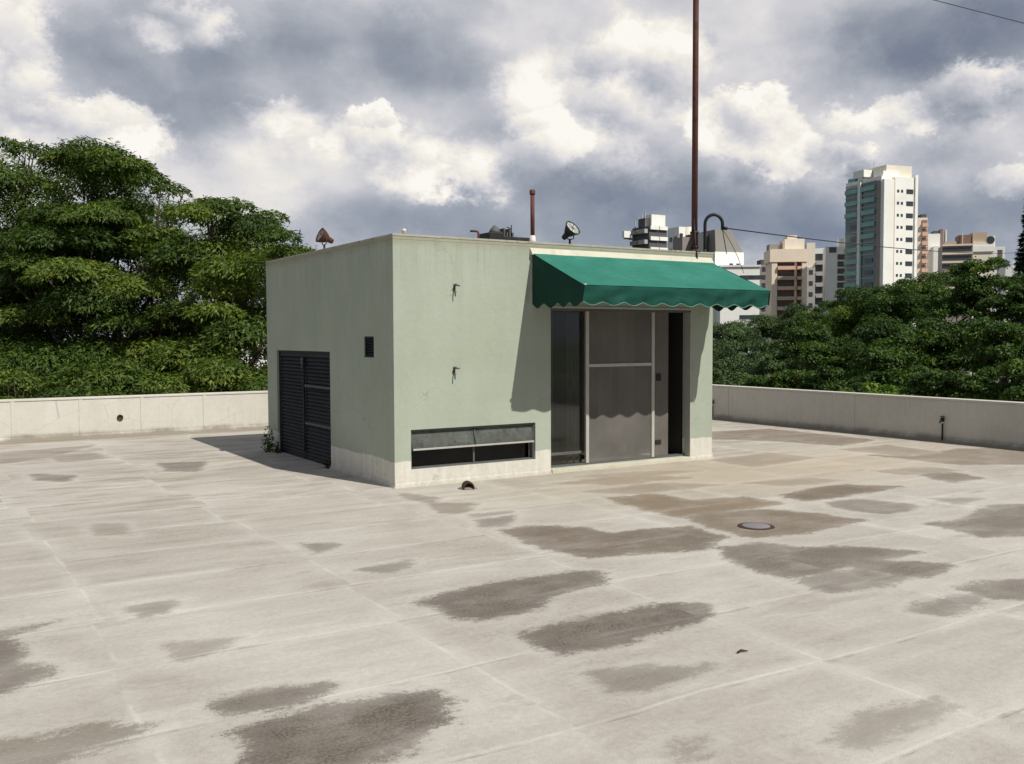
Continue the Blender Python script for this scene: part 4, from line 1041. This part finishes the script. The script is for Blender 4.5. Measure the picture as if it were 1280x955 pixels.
def build_right_trees():
    G = 'round trees beyond the right parapet'
    far = [  # px, top, half width, dist, material, label
     (905,402,38,95,'leafF','greyish far tree under the white building, just right of the green house'),
     (945,392,38,100,'leafF','greyish far tree below the beige balcony tower'),
     (985,382,36,98,'leafF','greyish far tree below the right side of the beige tower'),
     (1022,384,34,88,'leafR2','green far tree at the foot of the pale block with the window column'),
     (910,432,48,74,'leafF','pale grey-green tree in front of the farthest ones, beside the house corner'),
     (968,428,42,66,'leafF','pale grey-green tree in the dip between the house and the dark wood'),
     (1062,366,50,60,'leafR2','round green tree below the glass tower'),
     (1118,350,52,56,'leafR','dark round tree below the white face of the glass tower'),
     (1160,338,46,58,'leafR2','round green tree under the narrow balcony tower'),
     (1192,352,40,50,'leafR','dark tree below the banded purple block'),
     (1228,326,36,50,'leafR2','tallest right-hand tree, in front of the beige block'),
     (1262,352,40,46,'leafR','dark tree in front of the little gabled house'),
     (1320,335,55,46,'leafR','dark tree running out of the right edge of the photo'),
     (1006,410,40,52,'leafR','dark tree at the left end of the near wood'),
     (1044,420,44,46,'leafR2','round green tree in the left part of the near wood'),
     (1100,400,52,44,'leafR','dark tree in the middle of the near wood, below the glass tower'),
     (1140,412,44,40,'leafR2','yellowish green tree in the middle of the near wood'),
     (1196,398,52,40,'leafR','dark tree in the right part of the near wood'),
     (1110,436,46,35,'leafR','dark low tree in the near wood just above the widest bright tree top'),
     (1252,402,48,37,'leafR2','green tree near the right edge of the photo'),
     (1318,400,55,38,'leafR','dark low tree cut off by the right edge of the photo')]
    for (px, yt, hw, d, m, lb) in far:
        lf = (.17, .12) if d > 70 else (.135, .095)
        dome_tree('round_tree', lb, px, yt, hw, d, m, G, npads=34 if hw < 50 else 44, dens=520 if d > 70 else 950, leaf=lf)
    G2 = 'low tree tops close behind the right parapet'
    near = [(908,455,34,40,'leafF','pale low tree top beside the house corner, above the shaded parapet'),
            (948,468,30,34,'leafR2','low green tree top over the left part of the shaded parapet'),
            (992,462,30,34,'leafR2','low round tree top over the shaded parapet, left of the bright one'),
            (1030,462,28,32,'leafR','low dark tree top between two lighter ones over the shaded parapet'),
            (1052,472,34,33,'leafR','dark low tree top filling the gap left of the widest bright one'),
            (1075,480,40,29,'leafB','bright yellow-green flat tree top on the shaded parapet line'),
            (1122,484,36,27,'leafB','smaller bright tree top right of the widest bright one'),
            (1146,476,26,30,'leafR2','small green tree top tucked behind the smaller bright one'),
            (1170,464,36,28,'leafR','low dark tree top above the tap on the parapet'),
            (1225,462,38,27,'leafR2','low green tree top above the right part of the parapet'),
            (1278,456,40,26,'leafR2','low green tree top at the right end of the parapet')]
    for (px, yt, hw, d, m, lb) in near:
        dome_tree('tree_top', lb, px, yt, hw, d, m, G2, hfac=.9, npads=26, dens=1900, leaf=(.115, .07))
build_right_trees()

def build_conifer():
    p = at(1287, 400, 70); base = (p.x, p.y, GZ); top = at(1283, 247, 70).z
    t = thing('conifer_tree', 'dark narrow conifer rising at the right edge of the photo', 'tree', base)
    P, Nn, A, Rd = [], [], [], []
    Hh = top-GZ; z = Hh
    k = 0
    while z > Hh-14:
        r = .16*(Hh-z)+.15 if Hh-z < 7 else 1.3+.03*(Hh-z)
        for b_ in range(9):
            a_ = RNG.uniform(0, 6.28); n = 70
            s = RNG.uniform(0, 1, n)**.7
            q = np.stack([np.cos(a_)*r*s, np.sin(a_)*r*s, z-.30*r*s+.18*r*s*s+0*s], 1)+RNG.normal(size=(n, 3))*.07
            P.append(q); A.append(np.stack([np.cos(a_)+RNG.normal(size=n)*.6, np.sin(a_)+RNG.normal(size=n)*.6, RNG.normal(size=n)*.4], 1))
            nn = RNG.normal(size=(n, 3))*.5; nn[:, 2] += 1; Nn.append(nn/np.linalg.norm(nn, axis=1)[:, None]); Rd.append(RNG.uniform(0, 1, n))
        z -= .34
    P = np.concatenate(P); n = len(P)
    leaf_mesh('crown', P, np.concatenate(Nn), np.concatenate(A), np.full(n, .30), np.full(n, .10), np.concatenate(Rd), MT['needle'], t)
    bm = bmesh.new(); tube(bm, [(0, 0, -.2), (0, 0, Hh*.5), (0, 0, Hh-.2)], [.3, .2, .03], 8); obj('trunk', bm, MT['bark'], t)
build_conifer()

def build_wood():
    """distant woods between the blocks: one mass of crowns"""
    pads = []
    for i in range(520):
        az = RNG.uniform(-18, 78); d = RNG.uniform(120, 420)
        a_ = R_(az); x = C0.x+math.sin(a_)*d; y = C0.y+math.cos(a_)*d; s = RNG.uniform(3.5, 6.5)
        pads.append((x, y, GZ+RNG.uniform(4.5, 8.0), s, s, s*.75, 170))
    P, Nn, A, L, Wd, Rd = pad_leaves(pads, 'round', (1.1, .8))
    near = []
    for i in range(170):                     # the nearer, lower part of the wood
        a_ = R_(RNG.uniform(-12, 74)); d = RNG.uniform(62, 118); s = RNG.uniform(2.2, 3.6)
        near.append((C0.x+math.sin(a_)*d, C0.y+math.cos(a_)*d, GZ+RNG.uniform(5.5, 12.5), s, s, s*.75, 900))
    q = pad_leaves(near, 'round', (.42, .30))
    P, Nn, A, L, Wd, Rd = [np.concatenate(z_) for z_ in zip((P, Nn, A, L, Wd, Rd), q)]
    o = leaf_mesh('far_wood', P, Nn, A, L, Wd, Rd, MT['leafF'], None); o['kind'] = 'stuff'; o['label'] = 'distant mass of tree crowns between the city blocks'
build_wood()

# ------------------------------------------------------------------ far buildings
def frame_for(xl, xc, xr, dist, phi):
    """near vertical edge at pixel xc; left face out to xl, right face out to xr. returns origin, a (left length), b (right length), rot"""
    yv = 420
    K = at(xc, yv, dist); K.z = GZ
    phi = phi - math.atan((xc-640)/FPX)          # phi is measured from the line of sight
    cp, sp = math.cos(phi), math.sin(phi)
    Fh = Vector((math.sin(YAW), math.cos(YAW), 0))
    dr = R0*cp+Fh*sp; dl = R0*-sp+Fh*cp
    def length(dv, px):
        r = dirpx(px, yv); r = Vector((r.x, r.y, 0)); k = Vector((K.x-C0.x, K.y-C0.y, 0))
        # k + t*dv = s*r
        det = dv.x*(-r.y)+r.x*dv.y
        return ((-k.x)*(-r.y)-(-r.x)*(-k.y))/det if abs(det) > 1e-9 else 1
    b = abs(length(dr, xr)); a = abs(length(dl, xl)) if xl is not None else 10
    return K, min(a, 40), min(b, 60), math.atan2(dr.y, dr.x)
def ztop(py, dist, px=1000): return at(px, py, dist).z-GZ
def paint(name, c, var=.08): return worn(name, c, var, .15, .85, bs=.05, dark=tuple(x*.72 for x in c), dark_amt=.2, spec=.2)
BM = dict(white=paint('far white paint', (.85, .84, .81)), beige=paint('far beige render', (.80, .68, .56)), beige2=paint('far sand render', (.76, .70, .60)),
          brown=paint('far brown render', (.26, .17, .14)), pink=paint('far pink render', (.68, .45, .35)), grey=paint('far grey render', (.40, .40, .40)),
          concrete=paint('far concrete', (.26, .25, .23)), purple=paint('far grey-brown band', (.28, .24, .24)), pale=paint('far pale render', (.72, .73, .73)),
          win=worn('far window glass', (.045, .052, .06), .3, .5, .15, spec=.6), dkgrey=paint('far dark grey cladding', (.10, .10, .108)),
          tg=worn('far teal glass', (.030, .120, .125), .35, .25, .12, spec=.8), tg2=worn('far pale teal spandrel', (.17, .36, .34), .2, .3, .3, spec=.5), tan=paint('far tan roof room', (.52, .41, .31)))
def wpart(t, name, w, h, d, mat, spots):
    """a flat framed opening repeated: all share one mesh. spots = (x, y, z, rz)"""
    bm = bmesh.new(); box(bm, (-w/2, -d, -h/2), (w/2, .05, h/2)); o = obj(name, bm, mat, t)
    first = True
    for (x, y, z, rz) in spots[:100]:
        if first: q = o; first = False
        else: q = o.copy(); COL.objects.link(q); q.parent = t
        q.location = (x, y, z); q.rotation_euler = (0, 0, rz)
def bx(t, name, a, b, mat):
    bm = bmesh.new(); box(bm, a, b); return obj(name, bm, mat, t)
HALF = math.pi/2
def right_grid(b, xs, z0, z1, fl): return [(x*b, -.02, z, 0) for z in np.arange(z0, z1, fl) for x in xs]
def left_grid(a, ys, z0, z1, fl): return [(-.02, y*a, z, -HALF) for z in np.arange(z0, z1, fl) for y in ys]
def bld(label, xl, xc, xr, dist, phi, name='tower_block', cat='building'):
    K, a, b, rz = frame_for(xl, xc, xr, dist, phi)
    t = thing(name, label, cat, (K.x, K.y, GZ), rz, 'far city buildings'); return t, a, b

def build_city():
    FL = 3.0
    # A: dark tower with white bands behind the awning
    d = 230; s = d/FPX
    t, a, b = bld('dark balconied tower with white bands just above the awning, left of the mast', 790, 811, 833, d, R_(38)); h = ztop(283, d, 820)
    bx(t, 'wall', (0, 0, 0), (b, a, h), BM['dkgrey'])
    for k in range(9):
        z = h-.4-k*FL*.86
        bx(t, 'white_band', (.15, -.5, z-.45), (b*.49, -.003, z+.45), BM['white']); bx(t, 'white_band', (b*.53, -.5, z-.45), (b*.98, -.003, z+.45), BM['white'])
        bx(t, 'balcony', (-1.1, .4, z-1.3), (-.003, a*.45, z-.3), BM['grey']); bx(t, 'balcony', (-1.0, a*.52, z-1.3), (-.003, a*.95, z-.3), BM['concrete'])
    hh = ztop(268, d, 825); bx(t, 'roof_room', (b*.22, .6, h+.003), (b*1.0, a*.55, hh), BM['white'])
    bx(t, 'stair_room', (-.2, a*.2, h+.003), (b*.2, a*.6, h+2.0), BM['dkgrey']); 
    for k in range(4): bx(t, 'roof_post', (-.2, a*(.2+.2*k), h+2.01 if k < 3 and k > 0 else h), (.05, a*(.2+.2*k)+.2, h+3.6-k*.6), BM['grey'])
    bx(t, 'tank', (-3.2, a*.85, h-2.4), (-1.2, a*.98, h-.8), BM['white']); bx(t, 'tank_arm', (-3.0, a*.9, h-2.9), (0, a*.93, h-2.41), BM['grey'])
    # B: white rounded with brown balconies right of it
    t, a, b = bld('white building with rounded corner and red-brown balconies between the dark tower and the mast', 834, 848, 866, 245, R_(34)); h = ztop(284, 245, 850)
    bx(t, 'wall', (0, 0, 0), (b, a, h), BM['white'])
    bm = bmesh.new(); lathe(bm, [(b*.30, 0), (b*.30, h-.02), (.01, h-.01)], Matrix.Translation((b*.74, 0.2, 0)), 20); obj('round_bay', bm, BM['beige2'], t)
    for k in range(7):
        z = h-3.0-k*FL; bx(t, 'balcony', (b*.28, -b*.27-.4, z-.5), (b*.72, -.2, z+.4), BM['brown']); bx(t, 'loggia', (b*.05, -.25, z+.0), (b*.24, -.003, z+1.3), BM['win'])
    wpart(t, 'window', 1.3, 1.2, .05, BM['win'], left_grid(a, (.3, .7), h-18, h-1, FL))
    # C: white building with grey pitched block
    d = 190
    t, a, b = bld('white building with a grey sloping roof tower right behind the hooked conduit', 868, 893, 929, d, R_(30)); h = ztop(315, d, 900)
    bx(t, 'wall', (0, 0, 0), (b, a, h), BM['white'])
    z1 = ztop(287, d, 900)
    bm = bmesh.new()
    lo = [(0.2, .1, h+.003), (b*.98, .1, h+.003), (b*.98, a*.9, h+.003), (0.2, a*.9, h+.003)]; hi = [(.3, .6, z1), (b*.60, .6, z1), (b*.60, a*.85, z1), (.3, a*.85, z1)]
    A_ = [bm.verts.new(p) for p in lo]; B_ = [bm.verts.new(p) for p in hi]
    for i in range(4): bm.faces.new((A_[i], A_[(i+1) % 4], B_[(i+1) % 4], B_[i]))
    bm.faces.new(B_); bm.faces.new(A_[::-1]); obj('roof', bm, BM['concrete'], t)
    bx(t, 'side_block', (-2.2, a*.35, 0), (-.01, a*1.0, ztop(290, d, 880)), BM['dkgrey']); bx(t, 'side_block', (-4.2, a*.7, 0), (-2.22, a*1.2, ztop(294, d, 872)), BM['purple'])
    wpart(t, 'window', .8, 1.3, .05, BM['win'], right_grid(b, (.56, .80), h-26, h-1.0, 3.3))
    t, a, b = bld('low flat white building with dark strip windows showing above and below the awning corner', 895, 900, 949, 184, R_(8)); h = ztop(334, 184, 940)
    bx(t, 'wall', (0, 0, 0), (b, max(a, 8), h), BM['white']); bx(t, 'roof_edge', (-.2, -.25, h+.002), (b+.2, 8.2, h+.35), BM['pale'])
    wpart(t, 'window', 2.4, .75, .06, BM['win'], right_grid(b, (.66, .90), h-12.2, h-.5, 2.55)[::1])
    # D: grey-brown small windows
    t, a, b = bld('dull grey-brown block with small square windows behind the tip of the awning', 944, 949, 970, 300, R_(14)); h = ztop(331, 300, 955)
    bx(t, 'wall', (0, 0, 0), (b, 8, h), BM['purple']); bx(t, 'roof_room', (b*.1, 1, h+.003), (b*.7, 6, h+1.6), BM['dkgrey'])
    wpart(t, 'window', 1.3, 1.4, .05, BM['win'], right_grid(b, (.25, .52, .8), h-24, h-1.2, 2.5))
    # E: beige balcony tower
    d = 240
    t, a, b = bld('beige tower with a recessed stack of brown balconies right of the awning', 961, 964, 1008, d, R_(10)); h = ztop(312, d, 980)
    bx(t, 'wall', (0, .02, 0), (b*.155, 9, h-3.2), BM['beige']); bx(t, 'wall', (b*.86, .02, 0), (b, 9, h-3.2), BM['beige']); bx(t, 'core', (b*.157, 1.6, 0), (b*.858, 9, h-3.2), BM['brown'])
    bx(t, 'parapet', (-.5, -.2, h-3.19), (b, 9, h), BM['beige']); bx(t, 'fin', (b*.66, .6, 0), (b*.72, 1.58, h-3.21), BM['beige'])
    for k in range(13):
        z = h-4.6-k*2.55
        bx(t, 'balcony', (b*.16, -.5, z-.55), (b*.655, 1.58, z+.35), BM['tan' if k % 2 else 'pink']); bx(t, 'balcony', (b*.725, -.3, z-.5), (b*.857, 1.58, z+.3), BM['pink'])
    wpart(t, 'window', 2.2, 1.3, .05, BM['win'], [(b*x, 1.58, h-5.6+1.5-k*2.55, 0) for k in range(12) for x in (.3, .52)])
    bx(t, 'upper_block', (b*.42, 3, h+.003), (b*.99, 10, ztop(298, d, 990)), BM['beige2']); bx(t, 'roof_room', (b*.52, 4, ztop(298, d, 990)+.003), (b*.80, 9, ztop(293, d, 990)), BM['beige'])
    bx(t, 'roof_terrace_room', (0, 4, h+.003), (b*.40, 8, ztop(304, d, 970)), BM['concrete']); bx(t, 'roof_step', (b*.38, 3.2, h+.003), (b*.44, 8, ztop(300, d, 975)), BM['beige'])
    # F: right wing with grey balconies
    t, a, b = bld('cream tower with grey balconies between the beige tower and the pale block', 1006, 1007, 1031, 252, R_(6)); h = ztop(304, 252, 1015)
    bx(t, 'wall', (0, 0, 0), (b*.45, 8, h), BM['beige2']); bx(t, 'wall', (b*.455, 0.1, 0), (b, 8, ztop(311, 252, 1020)), BM['pale'])
    bx(t, 'core', (b*.02, -1.0, 0), (b*.44, -.003, ztop(335, 252, 1015)), BM['grey'])
    for k in range(9):
        z = ztop(322, 252, 1020)-k*2.9; bx(t, 'balcony', (b*.5, -.8, z-2.0), (b*.99, .097, z-1.1), BM['grey'])
    wpart(t, 'window', 1.4, 1.8, .05, BM['win'], [(b*x, .09, ztop(322, 252, 1020)-k*2.9, 0) for k in range(9) for x in (.6, .85)])
    wpart(t, 'window', 1.0, 1.2, .05, BM['win'], [(b*.22, -1.0, ztop(341, 252, 1020)-k*2.9, 0) for k in range(6)])
    # G: pale block with column of windows
    t, a, b = bld('pale block with one column of dark windows left of the glass tower', 1030, 1031, 1055, 236, R_(5)); h = ztop(309, 236, 1040)
    bx(t, 'wall', (0, 0, 0), (b, 8, h), BM['pale']); bx(t, 'roof_room', (b*.70, .5, h+.003), (b*1.0, 6, ztop(299, 236, 1045)), BM['white'])
    wpart(t, 'window', 1.7, 1.35, .08, BM['win'], [(b*.80, -.0, ztop(322+8.7*k, 236, 1040), 0) for k in range(7)]+[(b*.36, 0, ztop(313, 236, 1040), 0)])
    # H: glass tower
    d = 215
    t, a, b = bld('tall teal glass tower with a white right-hand face, highest building in the photo', 1055, 1099, 1143, d, R_(41), 'glass_tower'); h = ztop(221, d, 1099)
    bx(t, 'wall', (0, 0.0, 0), (b, a, h), BM['white'])
    bx(t, 'curtain_wall', (-.12, a*.62, 0), (-.003, a*.99, h-1.4), BM['tg']); bx(t, 'curtain_wall', (-.12, a*.13, 0), (-.003, a*.52, h-.8), BM['tg'])
    bx(t, 'fin', (-.6, a*.525, 0), (-.003, a*.60, h+.6), BM['pale']); bx(t, 'recess', (-.14, a*.015, 0), (-.002, a*.125, h-1), BM['purple'])
    for k in range(24):
        z = h-2.3-k*2.72
        if z < 2: break
        if k not in (6, 7, 8, 9, 13): bx(t, 'spandrel', (-.55, a*.14, z-.55), (-.121, a*.515, z+.50), BM['tg2'])
        if k not in (3, 4, 11): bx(t, 'spandrel', (-.50, a*.63, z-.55), (-.121, a*.985, z+.45), BM['tg2'])
    for k in range(24):
        z = h-1.0-k*2.72
        if z < 2: break
        bx(t, 'floor_slab', (-.30, a*.14, z-.10), (-.122, a*.515, z+.08), BM['grey']); bx(t, 'floor_slab', (-.30, a*.63, z-.10), (-.122, a*.985, z+.08), BM['grey'])
    wpart(t, 'window', 2.6, 1.0, .13, BM['win'], [(-.12, a*y_, h-2.45-k*2.72, -HALF) for k in range(22) for y_ in (.72, .30)])
    # right white face: projecting pier, dark groove, windows
    bx(t, 'pier', (b*.02, -.7, 0), (b*.30, -.003, h-.8), BM['white']); bx(t, 'groove', (b*.30+.01, -.06, 0), (b*.38, -.002, h-.3), BM['tan'])
    bx(t, 'end_pier', (b*.93, -.35, 0), (b+.05, -.004, h+.6), BM['white'])
    wpart(t, 'window', 1.9, 1.0, .09, BM['win'], [(b*.80, 0, h-3.2-k*2.72, 0) for k in range(22)])
    wpart(t, 'window', .55, .6, .07, BM['win'], [(b*x, 0, h-3.2-k*2.72, 0) for k in range(22) for x in (.47, .58)])
    bx(t, 'roof_room', (b*.22, 1.0, h+.003), (b*.94, a*.62, ztop(206, d, 1105)), BM['beige2']); bx(t, 'roof_room', (b*.10, .6, h+.003), (b*.55, a*.3, ztop(214, d, 1105)), BM['white'])
    bx(t, 'roof_slab', (-.4, a*.45, h+.601), (b*.2, a*.75, h+2.2), BM['white']); bx(t, 'roof_frame', (.2, a*.76, h+.003), (b*.5, a*.96, h+.9), BM['tg2'])
    bx(t, 'mast', (b*.3, a*.5, ztop(206, d, 1105)), (b*.3+.12, a*.5+.12, ztop(206, d, 1105)+1.6), BM['grey'])
    # I: narrow balcony tower
    t, a, b = bld('narrow pink-beige tower with a column of balconies against the white face of the glass tower', 1142, 1145, 1157, 260, R_(20)); h = ztop(273, 260, 1150)
    bx(t, 'wall', (0, 0, 0), (b, 8, h), BM['beige']); bx(t, 'roof_room', (b*.45, .5, h+.003), (b*.95, 6, h+1.0), BM['dkgrey'])
    for k in range(13):
        z = h-2.0-k*2.45; bx(t, 'balcony', (b*.38, -.8, z-.55), (b*.98, -.003, z+.45), BM['pink']); bx(t, 'loggia', (b*.42, -.2, z+.46), (b*.94, -.004, z+1.35), BM['brown'])
    # J: white block with stepped parts
    t, a, b = bld('plain white block with roof tanks right of the narrow balcony tower', 1156, 1158, 1173, 270, R_(10)); h = ztop(293, 270, 1165)
    bx(t, 'wall', (0, 0, 0), (b, 8, h), BM['white']); bx(t, 'roof_room', (b*.5, 1, h+.003), (b*.95, 5, h+.9), BM['dkgrey'])
    bx(t, 'wing', (b*.25, -4, 0), (b*1.45, -.01, ztop(310, 270, 1170)), BM['pale']); bx(t, 'chimney', (b*1.05, 1, 0), (b*1.3, 3, ztop(287, 270, 1175)), BM['brown'])
    bx(t, 'chimney', (b*1.5, 1, 0), (b*1.62, 3, ztop(288, 270, 1178)), BM['beige2'])
    # K: banded purple block with the beige round-shouldered block
    d = 225
    t, a, b = bld('long grey-brown block with pale floor bands left of the beige block', 1172, 1176, 1214, d, R_(6)); h = ztop(307, d, 1190)
    bx(t, 'wall', (0, 0, 0), (b, 9, h), BM['purple'])
    for k in range(8): bx(t, 'floor_band', (-.05, -.35, h-.25-k*2.0), (b+.02, -.003, h+.15-k*2.0), BM['beige'])
    bx(t, 'roof_room', (b*.55, 2, h+.16), (b*.98, 8, ztop(294, d, 1200)), BM['brown']); bx(t, 'vent_pipe', (b*.68, 1.5, h+.16), (b*.70, 1.8, ztop(291, d, 1200)), BM['beige2']); bx(t, 'roof_room', (b*.1, 2, h+.16), (b*.5, 7, h+1.0), BM['tan'])
    wpart(t, 'window', 1.6, .95, .06, BM['win'], [(b*x, 0, h-1.05-k*2.0, 0) for k in range(7) for x in (.12, .36, .6, .84)])
    t, a, b = bld('sunlit beige block with an arched top behind the tallest right-hand tree', 1212, 1214, 1240, d, R_(12)); h = ztop(303, d, 1225)
    bx(t, 'wall', (0, 0, 0), (b, 9, h), BM['beige2']); bx(t, 'upper_block', (.0, .5, h+.003), (b*.7, 8, ztop(291, d, 1225)), BM['tan']); bx(t, 'upper_wing', (b*.71, .6, h+.003), (b*.98, 8, ztop(296, d, 1230)), BM['tan'])
    bx(t, 'floor_band', (-.1, -.3, h-2.3), (b, -.003, h-1.0), BM['white'])
    bm = bmesh.new(); lathe(bm, [(.9, 0), (.9, .05)], Matrix.Translation((b*.84, -.02, h+.4)) @ Matrix.Rotation(R_(90), 4, 'X'), 16); obj('round_window', bm, BM['win'], t)
    # L: white frames to the right
    t, a, b = bld('bluish white block with a tall arch right of the beige block', 1238, 1240, 1254, 240, R_(8)); h = ztop(309, 240, 1247)
    bx(t, 'wall', (0, 0, 0), (b*.32, 8, h), BM['white']); bx(t, 'wall', (b*.8, 0, 0), (b, 8, h), BM['white']); bx(t, 'recess', (b*.325, 1.0, 0), (b*.795, 8, h-.8), BM['grey']); bx(t, 'lintel', (b*.325, 0, h-.79), (b*.795, 8, h), BM['white'])
    bx(t, 'rear_tower', (-b*.5, 3, 0), (b*.28, 9, ztop(294, 240, 1240)), BM['white'])
    # M: gabled house
    d = 130
    t, a, b = bld('small white gabled house half hidden by trees near the conifer', 1253, 1255, 1271, d, R_(10), 'gabled_house', 'house'); h = ztop(342, d, 1262)
    bx(t, 'wall', (0, 0, 0), (b, 6, h), BM['white'])
    bm = bmesh.new(); z2 = ztop(329, d, 1262)
    A_ = [bm.verts.new(p) for p in ((0, 0, h+.002), (b, 0, h+.002), (0.05, 0, z2))]; B_ = [bm.verts.new(p) for p in ((0, 6, h+.002), (b, 6, h+.002), (.05, 6, z2))]
    for q in ((A_[0], A_[1], A_[2]), (B_[2], B_[1], B_[0])): bm.faces.new(q)
    for i in range(3): bm.faces.new((A_[i], A_[(i+1) % 3], B_[(i+1) % 3], B_[i]))
    obj('gable', bm, BM['white'], t); bx(t, 'chimney', (b*.75, 1, h-.5), (b*.9, 1.7, z2+.6), BM['pale'])
    # left side: pale blocks glimpsed through the feathery trees
    for (xl, xc, xr, yt, d, m, m2, lb) in (
        (-60, -30, 38, 384, 120, 'tan', 'brown', 'orange-brown house glimpsed through the leaves at the far left'),
        (60, 80, 112, 415, 150, 'pale', 'grey', 'pale block glimpsed through the left trees above the parapet'),
        (118, 134, 176, 425, 165, 'white', 'concrete', 'white block glimpsed through the gap below the broad tree'),
        (188, 200, 262, 418, 185, 'pale', 'pale', 'pale block glimpsed between the two feathery trunks'),
        (270, 285, 345, 428, 170, 'white', 'grey', 'white block glimpsed behind the low bright bush')):
        t, a, b = bld(lb, xl, xc, xr, d, R_(25)); h = ztop(yt, d, xc)
        bx(t, 'wall', (0, 0, 0), (b, a, h), BM[m]); bx(t, 'roof', (-.3, -.3, h+.002), (b+.3, a+.3, h+.5), BM[m2])
        wpart(t, 'window', 1.4, 1.2, .06, BM['win'], right_grid(b, (.2, .5, .8), h-14, h-.8, 3.0)[:30])
build_city()

# ------------------------------------------------------------------ weeds at the side door
def weeds():
    for (y, x, n, sc, lb) in ((4.22, -.10, 240, .28, 'dark leafy weed at the back corner beside the louvred door'), (3.98, -.06, 70, .11, 'small weed at the left foot of the louvred door'),
                       (2.02, -.04, 60, .08, 'dark weed at the right foot of the louvred door')):
        t = thing('weed', lb, 'weed', (x, y, 0), 0, 'weeds along the side wall')
        u = RNG.normal(size=(n, 3)); u[:, 2] = np.abs(u[:, 2]); u /= np.linalg.norm(u, axis=1)[:, None]
        P = u*RNG.uniform(.2, 1, n)[:, None]*np.array([sc*.45, sc*.7, sc*1.5]); P[:, 0] = -np.abs(P[:, 0])+.03
        nn = RNG.normal(size=(n, 3)); nn[:, 2] += .8; nn /= np.linalg.norm(nn, axis=1)[:, None]
        leaf_mesh('leaves', P, nn, u+RNG.normal(size=(n, 3))*.4, np.full(n, .05), np.full(n, .022), RNG.uniform(0, 1, n), MT['weed'], t)
        bm = bmesh.new()
        for k in range(5): e = P[k*7]; tube(bm, [(0, 0, 0), (e[0]*.4, e[1]*.5, e[2]*.6), tuple(e)], [.004, .003, .001], 5)
        obj('stem', bm, MT['bark'], t)
weeds()
